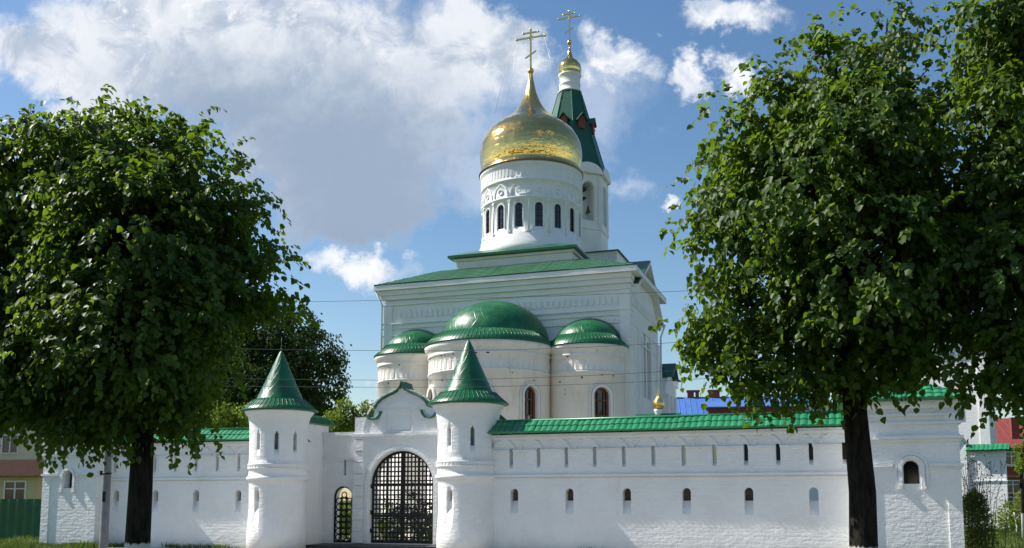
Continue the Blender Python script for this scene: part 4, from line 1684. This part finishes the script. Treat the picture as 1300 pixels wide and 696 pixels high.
def side_wall():
    x, y, _ = at(1219, 640, 57)
    root = thing('rear_boundary_wall', 'cream-lit slit wall with green cap and gable post beyond the right bastion', 'wall', (x, y, 0), R(-32))
    b, c = MB(), MB()
    b.box(-4, 2.55, 0, 0.5, -0.3, 4.7)
    for k in (1.0, 1.75, 2.3):
        c.box(k - 0.05, k + 0.05, -0.3, 0.12, 3.2, 4.1)
    b.build('masonry', M['lime'], root, c)
    p = MB()
    p.box(-0.25, 0.5, -0.15, 0.65, -0.3, 5.1)
    p.prism([(-0.25, 5.1), (0.5, 5.1), (0.12, 5.6)], -0.15, 0.65)
    p.build('gable_post', M['lime'], root)
    t = MB()
    t.box(0.5, 2.6, -0.08, -0.001, 4.35, 4.43)
    t.box(0.5, 2.6, -0.06, -0.001, 2.9, 2.97)
    t.build('string_course', M['lime'], root)
    r = MB()
    tile_roof(r, 0.5, 2.8, -0.45, 4.72, 0.25, 5.1, 0.25, 0.035, 2)
    tile_roof(r, 0.5, 2.8, 0.95, 4.72, 0.25, 5.1, 0.25, 0.035, 2)
    pl = [(-0.42, 5.0), (0.12, 5.72), (0.12, 5.8), (-0.42, 5.08)]
    r.prism(pl, -0.3, 0.8)
    pl = [(0.66, 5.0), (0.12, 5.72), (0.12, 5.8), (0.66, 5.08)]
    r.prism(pl[::-1], -0.3, 0.8)
    r.build('tile_roof', M['tile'], root)


side_wall()

# ------------------------------------------------------------------ pole and wires
def pole():
    x, y, _ = at(134, 640, 28)
    root = thing('street_pole', 'grey steel pole with clamp bands, left of the left tree trunk', 'pole', (x, y, 0))
    p = MB()
    p.lathe([(0.13, -0.3), (0.125, 0.8), (0.115, 3.0), (0.10, 6.5), (0.095, 9.2), (0.02, 9.25)], 20)
    p.build('shaft', M['steel'], root)
    for z in (2.55, 3.45):
        c = MB()
        c.lathe([(0.11, z), (0.13, z + 0.005), (0.13, z + 0.05), (0.11, z + 0.055)], 20)
        if z < 3:
            c.box(-0.19, -0.11, -0.05, 0.05, 2.53, 2.66)
        c.build('clamp', M['iron'], root)
    c = MB()
    c.box(-0.05, 0.04, -0.135, -0.122, 1.75, 2.05)
    c.build('torn_notice', M['iron'], root)
    a = MB()
    a.tube([(0, 0, 9.1), (0.3, -0.5, 9.5), (0.5, -1.3, 9.6)], 0.04, 8)
    a.build('lamp_arm', M['steel'], root)
    lamp = MB()
    lamp.lathe([(0.02, 9.48), (0.14, 9.50), (0.16, 9.58), (0.10, 9.66), (0.02, 9.68)], 16, 0.55, -1.5)
    lamp.build('lamp_head', M['steel'], root)


pole()
WIRES = [[(134, 478), (484, 484), (660, 481), (860, 472), (1300, 440), (1900, 360)], [(134, 489), (484, 492.5), (660, 491), (860, 484), (1300, 455), (1900, 380)],
         [(134, 440), (432, 445.5), (640, 446), (860, 436), (1300, 405), (1900, 320)], [(134, 388), (400, 383), (520, 381), (860, 372), (1300, 345), (1900, 270)]]
WL = ['thin dark wire, third of the four strung before the church', 'lowest thin dark wire strung before the church and cone roofs', 'second highest thin wire, passing just below the dome skirts', 'highest thin wire, faint against the sky below the small cloud']
for pts_, lab in zip(WIRES, WL):
    Q = []
    for (a, b_) in zip(pts_[:-1], pts_[1:]):
        for k in range(10):
            f = k / 10
            Q.append((a[0] + (b_[0] - a[0]) * f, a[1] + (b_[1] - a[1]) * f))
    Q.append(pts_[-1])
    # smooth the sag
    for _ in range(30):
        Q = [Q[0]] + [((Q[i - 1][0] + Q[i + 1][0]) / 2 * 0.5 + Q[i][0] * 0.5, (Q[i - 1][1] + Q[i + 1][1]) / 2 * 0.5 + Q[i][1] * 0.5) for i in range(1, len(Q) - 1)] + [Q[-1]]
    w = MB()
    w.tube([tuple(at(px, py, 28 - 4 * (px - 134) / 1700)) for px, py in Q], 0.0062, 5)
    tag(w.build('overhead_wire', M['wire']), lab, 'wire', 'overhead wires')


# ------------------------------------------------------------------ foliage
def leaf_mesh(name, P0, axis, nrm, size, m, parent, width=0.42, fold=0.10, simple=False):
    """one folded heart-shaped leaf per row of P0"""
    N = len(P0)
    axis = axis / np.linalg.norm(axis, axis=1, keepdims=True)
    side = np.cross(axis, nrm)
    side /= np.linalg.norm(side, axis=1, keepdims=True) + 1e-9
    up = np.cross(side, axis)
    s = size[:, None]
    if simple:
        pts = [P0, P0 + s * (axis * 0.45 + side * width + up * fold), P0 + s * axis, P0 + s * (axis * 0.45 - side * width + up * fold)]
        idx = np.array([0, 1, 2, 3])
        nf = 1
        k = 4
    else:
        pts = [P0, P0 + s * (axis * 0.22 + side * width + up * fold), P0 + s * (axis * 0.62 + side * width * 0.8 + up * fold * 0.7), P0 + s * (axis - up * 0.12),
               P0 + s * (axis * 0.62 - side * width * 0.8 + up * fold * 0.7), P0 + s * (axis * 0.22 - side * width + up * fold)]
        idx = np.array([0, 1, 2, 3, 0, 3, 4, 5])
        nf = 2
        k = 6
    co = np.stack(pts, 1).reshape(-1, 3).astype(np.float32)
    faces = (np.arange(N)[:, None] * k + idx[None, :]).reshape(-1).astype(np.int32)
    me = bpy.data.meshes.new(name)
    me.vertices.add(N * k)
    me.vertices.foreach_set('co', co.ravel())
    me.loops.add(len(faces))
    me.loops.foreach_set('vertex_index', faces)
    me.polygons.add(N * nf)
    me.polygons.foreach_set('loop_start', np.arange(0, len(faces), 4, dtype=np.int32))
    me.polygons.foreach_set('loop_total', np.full(N * nf, 4, dtype=np.int32))
    me.update(calc_edges=True)
    me.materials.append(m)
    o = bpy.data.objects.new(name, me)
    COL.objects.link(o)
    o.parent = parent
    return o


def unit(rng, n):
    q = rng.normal(size=(n, 3))
    return q / np.linalg.norm(q, axis=1, keepdims=True)


def crown_points(rng, lobes_, spacing, inner=0.35):
    """bough centres over the outside of a set of lobes (plus some inside) with outward directions"""
    C, Rr = np.array([l[:3] for l in lobes_]), np.array([l[3] for l in lobes_])
    pts, outs = [], []
    for c_, r_ in zip(C, Rr):
        n = int(4 * PI * r_ * r_ / (spacing * spacing))
        d = unit(rng, n)
        p = c_ + d * r_ * (0.76 + 0.36 * rng.random((n, 1)))
        dist = np.linalg.norm(p[:, None, :] - C[None], axis=2) / Rr[None]
        keep = ((dist.min(1) > 0.76) | (rng.random(n) < inner)) & (rng.random(n) > 0.12)
        pts.append(p[keep])
        outs.append(d[keep])
    return np.concatenate(pts), np.concatenate(outs)


def linden(label, base, tops, lobes_, seed, spacing=0.39, per=(13, 11), lsize=0.092, trunk_r=0.17, group='lindens in front of the wall'):
    rng = np.random.default_rng(seed)
    base = np.array(base, float)
    root = thing('linden_tree', label, 'tree', tuple(base), 0, group)
    L = np.array(lobes_, float)
    L[:, :3] -= base
    # trunk and limbs
    t = MB()
    ctr = L[:, :3].mean(0)
    zt = ctr[2] + 0.6
    path = [(0, 0, -0.2), (0.01, 0, 0.3), (0.0, 0.01, 1.0), (0.015, 0, 1.9), (tops[0], tops[1], tops[2])]
    path.append((tops[0] * 0.6 + ctr[0] * 0.4, tops[1] * 0.6 + ctr[1] * 0.4, zt))
    t.tube(path, [trunk_r * 1.5, trunk_r * 1.18, trunk_r, trunk_r * 0.93, trunk_r * 0.86, trunk_r * 0.4], 20)
    t.build('trunk', M['bark'], root)
    pts, outs = crown_points(rng, L, spacing)
    br = MB()
    axis0 = Vector(path[3])
    axis1 = Vector(path[-1])
    limb_ends = []
    for l in L:
        e = Vector(l[:3])
        f = min(0.95, max(0.36, (e.z - 0.5 - axis0.z) / (axis1.z - axis0.z)))
        s0 = axis0.lerp(axis1, f)
        mid = s0.lerp(e, 0.5) + Vector((rng.normal() * 0.1, rng.normal() * 0.1, 0.12))
        br.tube([s0, mid, e], [trunk_r * 0.26, trunk_r * 0.15, 0.015], 7)
        limb_ends.append((s0, mid, e))
    for p, o in zip(pts[::2], outs[::2]):
        k = int(np.argmin(np.linalg.norm(L[:, :3] - p, axis=1)))
        s0 = limb_ends[k][1].lerp(limb_ends[k][2], rng.random())
        e = Vector(p)
        br.tube([s0, s0.lerp(e, 0.55) + Vector((0, 0, 0.06)), e], [0.02, 0.012, 0.005], 4, cap=False)
    br.build('branches', M['bark'], root)
    # twigs around each bough, leaves along each twig
    nt, nl = per
    nb = len(pts)
    flat = rng.normal(size=(nb, nt, 3)) * np.array([0.21, 0.21, 0.085])
    tp = (pts[:, None, :] + flat).reshape(-1, 3)
    to = np.repeat(outs, nt, 0)
    td = to * 0.75 + unit(rng, len(tp)) * 0.65 + np.array([0, 0, -0.30])
    td /= np.linalg.norm(td, axis=1, keepdims=True)
    ln = rng.uniform(0.22, 0.46, len(tp)) * np.where(rng.random(len(tp)) < 0.05, 1.35, 1.0)
    s = (np.arange(nl) + 0.4) / nl
    P0 = tp[:, None, :] + td[:, None, :] * (ln[:, None] * s[None])[:, :, None]
    P0[:, :, 2] -= (s[None] ** 2) * (ln[:, None] * 0.45)
    sd = np.cross(td, np.array([0, 0, 1.0]))
    sd /= np.linalg.norm(sd, axis=1, keepdims=True) + 1e-6
    alt = np.where(np.arange(nl) % 2 == 0, 1.0, -1.0)
    ax_ = td[:, None, :] * 0.5 + sd[:, None, :] * alt[None, :, None] * 0.6 + np.array([0, 0, -0.75]) + rng.normal(size=P0.shape) * 0.32
    nr = to[:, None, :] * 0.55 + np.array([0, 0, 0.75]) + rng.normal(size=P0.shape) * 0.38
    P0 = P0.reshape(-1, 3) + rng.normal(size=(P0.shape[0] * nl, 3)) * 0.02
    sz = (0.45 + 0.85 * rng.beta(2.0, 1.6, len(P0))) * lsize
    leaf_mesh('crown', P0, ax_.reshape(-1, 3), nr.reshape(-1, 3), sz, M['linden'], root)
    return root, len(P0)


def lob(lst, Y, rng):
    """crown lobes: direction, distance and size of each mass of foliage"""
    out = []
    for (px, py, rp, off) in lst:
        p = at(px, py - 6, Y + off)
        out.append((*p, 0.77 * rp * (Y + off) / 1200))
    return out


rng0 = np.random.default_rng(3)
YL = 13.0
left_lobes = lob([(125, 168, 52, 0.0), (182, 205, 72, 0.2), (85, 225, 80, -0.3), (245, 248, 62, 0.1), (20, 245, 90, 0.2), (278, 275, 44, -0.2), (290, 338, 50, 0.1), (160, 300, 100, -0.8), (185, 320, 105, 0.9),
                  (60, 370, 120, 0.4), (228, 385, 84, -0.3), (150, 430, 105, -0.7), (140, 450, 105, 0.8), (30, 450, 80, -0.2), (240, 455, 56, 0.3), (180, 500, 58, 0), (95, 520, 50, -0.2), (20, 500, 40, 0.1), (232, 495, 42, -0.2),
                  (-70, 330, 100, 0.3), (-60, 430, 90, 0), (318, 368, 30, 0.0), (92, 558, 24, -0.3), (218, 532, 28, 0.2)], YL, rng0)
bx_, by_, _ = at(174, 690, YL)
_, nleaf = linden('bushy dark green linden with bare dark trunk on the left lawn', (bx_, by_, 0), (0.02, 0.0, 2.6), left_lobes, 11, trunk_r=0.168)
YR = 12.0
right_lobes = lob([(1062, 92, 52, 0), (1128, 58, 40, 0.1), (1002, 138, 54, -0.2), (955, 178, 44, 0.1), (922, 250, 42, 0), (910, 320, 40, -0.1), (917, 385, 38, 0.1), (935, 440, 34, 0), (965, 485, 32, -0.1), (1008, 240, 92, -0.7),
                   (1015, 260, 92, 0.8), (1095, 180, 90, -0.6), (1110, 200, 90, 0.7), (1100, 330, 110, -0.8), (1110, 340, 110, 0.8), (995, 370, 72, 0.2), (1018, 435, 52, -0.2), (1085, 435, 66, 0.1), (1165, 405, 68, -0.3), (1152, 150, 48, 0.1),
                   (1195, 280, 85, 0.1), (1060, 472, 32, 0.3), (1140, 462, 34, -0.2), (998, 485, 26, 0.2)], YR, rng0)
bx_, by_, _ = at(1096, 690, YR)
_, n2 = linden('large linden with thick dark trunk standing before the right bastion', (bx_, by_, 0), (-0.02, 0.02, 2.7), right_lobes, 23, trunk_r=0.175)
YF = 11.0
far_lobes = lob([(1276, 40, 56, 0), (1335, 60, 100, 0.3), (1265, 150, 60, -0.2), (1320, 220, 110, 0.2), (1262, 255, 60, 0.2), (1270, 350, 70, -0.1), (1350, 360, 110, 0.3), (1290, 430, 58, 0), (1252, 462, 26, 0.1), (1340, 480, 50, 0.1),
                 (1420, 200, 140, 0), (1430, 380, 110, 0), (1400, 60, 120, 0), (1300, 485, 24, -0.2)], YF, rng0)
bx_, by_, _ = at(1405, 690, YF)
_, n3 = linden('linden at the right edge of the photo, trunk out of frame', (bx_, by_, 0), (0.0, 0.02, 2.6), far_lobes, 37, trunk_r=0.17)
print('leaves', nleaf, n2, n3)


def far_tree(name, label, lobes_, base, seed, n_leaf, lsize, m, trunk_r, group, droop=0.6):
    rng = np.random.default_rng(seed)
    base = np.array(base, float)
    root = thing(name, label, 'tree', tuple(base), 0, group)
    L = np.array(lobes_, float)
    L[:, :3] -= base
    ctr = L[:, :3].mean(0)
    t = MB()
    t.tube([(0, 0, -0.2), (0.05, 0, ctr[2] * 0.5), (ctr[0] * 0.3, 0, ctr[2]), (ctr[0] * 0.6, ctr[1] * 0.6, L[:, 2].max())], [trunk_r, trunk_r * 0.85, trunk_r * 0.6, 0.04], 10)
    for l in L:
        z0 = min(l[2] * 0.7, ctr[2])
        t.tube([(0, 0, z0), tuple(np.array([0, 0, z0]) * 0.4 + l[:3] * 0.6 + np.array([0, 0, 0.2])), tuple(l[:3])], [trunk_r * 0.4, trunk_r * 0.22, 0.03], 6)
    t.build('trunk', M['bark'], root)
    w = L[:, 3] ** 2
    k = rng.choice(len(L), n_leaf // 14, p=w / w.sum())
    d = unit(rng, len(k))
    p = L[k, :3] + d * L[k, 3:4] * (0.55 + 0.5 * rng.random((len(k), 1)) ** 0.6)
    P0 = (p[:, None, :] + rng.normal(size=(len(k), 14, 3)) * np.array([0.22, 0.22, 0.30]) * lsize * 3.2).reshape(-1, 3)
    o = np.repeat(d, 14, 0)
    ax_ = o * 0.4 + unit(rng, len(P0)) * 0.6 + np.array([0, 0, -droop])
    nr = o * 0.6 + unit(rng, len(P0)) * 0.6 + np.array([0, 0, 0.5])
    leaf_mesh('crown', P0, ax_, nr, rng.uniform(0.6, 1.3, len(P0)) * lsize, m, root, 0.38, 0.08, True)
    return root


def fl(lst, Y):
    return [(*at(px, py, Y + off), rp * (Y + off) / 1200) for (px, py, rp, off) in lst]


g_ = 'trees behind the wall'
far_tree('birch_tree', 'tall dark birch behind the left gate tower, drooping at its right side', fl([(365, 425, 42, 0), (345, 470, 50, 0.5), (395, 450, 40, -0.5), (330, 420, 40, 0.6), (405, 490, 36, 0), (360, 520, 50, 0.4), (395, 535, 34, -0.4), (300, 480, 45, 0.8), (425, 455, 14, 0.2)], 56),
         (*at(368, 560, 56)[:2], 0), 41, 30000, 0.20, M['birch'], 0.28, g_, 0.9)
far_tree('birch_tree', 'dark birch seen between the left linden and the left cone roof', fl([(280, 420, 50, 0), (300, 470, 50, 0.5), (255, 470, 55, -0.5), (290, 520, 45, 0.2), (240, 530, 45, 0)], 60),
         (*at(275, 560, 60)[:2], 0), 43, 18000, 0.20, M['birch'], 0.28, g_, 0.9)
far_tree('shrub_tree', 'light green bushy shrub behind the wall, left of the left cone roof', fl([(275, 535, 24, 0), (300, 540, 20, 0.3), (245, 545, 22, -0.3), (310, 530, 14, 0)], 47), (*at(280, 600, 47)[:2], 0), 44, 6000, 0.13, M['bush'], 0.1, g_, 0.2)
far_tree('shrub_tree', 'bright green shrub between the left cone roof and the ogee gable', fl([(440, 532, 18, 0), (462, 530, 16, 0.2), (425, 540, 16, -0.2), (450, 545, 18, 0), (470, 520, 9, 0), (436, 517, 8, 0)], 45), (*at(448, 600, 45)[:2], 0), 45, 5500, 0.12, M['bush'], 0.09, g_, 0.1)
gb = 'bushes in the yard behind the gate'
for (lab, px, py, rp, Y, m, sd) in (('yellow-green bush seen through the left half of the grille gate', 487, 655, 20, 44, 'bush', 51), ('yellow-green bush seen through the wicket door', 436, 655, 17, 42.5, 'bush', 52),
                                    ('dark clipped evergreen behind the right half of the grille gate', 524, 648, 24, 42, 'dark_leaf', 53), ('low yellow-green bush at the right foot of the grille gate', 551, 668, 14, 43, 'bush', 54)):
    far_tree('garden_bush', lab, fl([(px, py, rp, 0), (px - rp * 0.6, py + 14, rp * 0.8, 0.2), (px + rp * 0.6, py + 14, rp * 0.8, -0.2), (px, py + 22, rp, 0)], Y), (*at(px, 690, Y)[:2], 0), sd, 2600, 0.11, M[m], 0.06, gb, 0.0)

far_tree('sapling', 'young light green tree in front of the red brick block', fl([(1300, 572, 10, 0), (1312, 592, 16, 0.4), (1296, 590, 7, -0.3), (1318, 560, 14, 0.2)], 42), (*at(1298, 660, 42)[:2], 0), 61, 3000, 0.12, M['bush'], 0.08, None, 0.3)
far_tree('garden_bush', 'dark green bush growing at the right edge before the red brick block', fl([(1285, 655, 18, 0), (1305, 650, 22, 0.4), (1270, 665, 10, -0.4)], 46), (*at(1290, 670, 46)[:2], 0), 62, 2500, 0.12, M['weed'], 0.05, None, 0.0)


def weed_clump():
    x, y, _ = at(1242, 690, 29.5)
    rng = np.random.default_rng(71)
    root = thing('weed_clump', 'tall weeds with dry seed stalks beside the right bastion', 'weeds', (x, y, 0))
    n = 4200
    r = rng.random(n) ** 0.6 * 0.62
    a = rng.random(n) * 2 * PI
    z = rng.random(n) ** 0.8 * 2.2
    sh = 1 - 0.6 * (z / 2.3) ** 1.6
    P0 = np.stack([r * np.cos(a) * sh - 0.05, r * np.sin(a) * sh, z * (1 - 0.25 * r)], 1)
    ax_ = np.stack([np.cos(a) * 0.6, np.sin(a) * 0.6, rng.uniform(-0.4, 0.9, n)], 1) + rng.normal(size=(n, 3)) * 0.3
    leaf_mesh('leaves', P0, ax_, rng.normal(size=(n, 3)) * 0.4 + np.array([0, 0, 1]), rng.uniform(0.06, 0.15, n), M['weed'], root, 0.22, 0.05, True)
    s = MB()
    for k in range(34):
        bx0, by0 = rng.normal(size=2) * 0.22
        h = rng.uniform(1.8, 3.3)
        dx0, dy0 = rng.normal(size=2) * 0.28
        dx0 += 0.15
        tip = (bx0 + dx0, by0 + dy0, h)
        s.tube([(bx0, by0, 0), (bx0 + dx0 * 0.4, by0 + dy0 * 0.4, h * 0.6), tip], [0.010, 0.008, 0.004], 5)
        for q in range(4):
            f = rng.uniform(0.6, 1.0)
            e = (bx0 + dx0 * f + rng.normal() * 0.15, by0 + dy0 * f + rng.normal() * 0.15, h * f + rng.uniform(0.05, 0.3))
            s.tube([(bx0 + dx0 * f * f, by0 + dy0 * f * f, h * f), e], 0.004, 4)
            s.lathe([(0.005, e[2] - 0.02), (0.028, e[2]), (0.005, e[2] + 0.025)], 6, e[0], e[1])
    s.build('seed_stalks', M['stalk'], root)


weed_clump()


def grass():
    rng = np.random.default_rng(81)
    spots = []
    n = 52000
    # strip before the wall and the lawn left of the bastion
    lx = rng.uniform(-30, 17, n)
    ly = np.where(rng.random(n) < 0.25, rng.uniform(-0.7, -0.24, n), rng.uniform(-6.0, -0.4, n))
    ly = np.where(lx < -17.7, rng.uniform(-5, 6.5, n), np.where(lx < -14.7, np.minimum(ly, -1.0), ly))
    edge = -0.42 + 0.22 * np.sin(lx * 2.1) * np.sin(lx * 0.7 + 1)
    keep = ~((lx > -14.0) & (lx < 12.2) & (ly < edge)) & ~((lx > -7.4) & (lx < 0))
    A_ = np.array([TX, TY]) + lx[keep, None] * U + ly[keep, None] * V
    spots.append(A_)
    # right-hand ground beyond the bastion
    m = 22000
    Y = rng.uniform(29, 62, m)
    X = Y * rng.uniform(0.475, 0.60, m)
    spots.append(np.stack([X, Y], 1))
    P2 = np.concatenate(spots)
    P0 = np.concatenate([P2, np.zeros((len(P2), 1))], 1)
    N = len(P0)
    ax_ = np.concatenate([rng.normal(size=(N, 2)) * 0.4, np.ones((N, 1))], 1)
    nr = np.concatenate([rng.normal(size=(N, 2)), rng.normal(size=(N, 1)) * 0.1], 1)
    clump = 0.6 + 0.9 * (np.sin(P2[:, 0] * 1.7) * np.sin(P2[:, 1] * 1.3 + P2[:, 0]) * 0.5 + 0.5)
    o = leaf_mesh('grass', P0, ax_, nr, rng.uniform(0.07, 0.26, N) * clump, M['grass'], None, 0.07, 0.0, True)
    tag(o, 'uneven green grass growing along the wall foot', 'grass', kind='stuff')


grass()
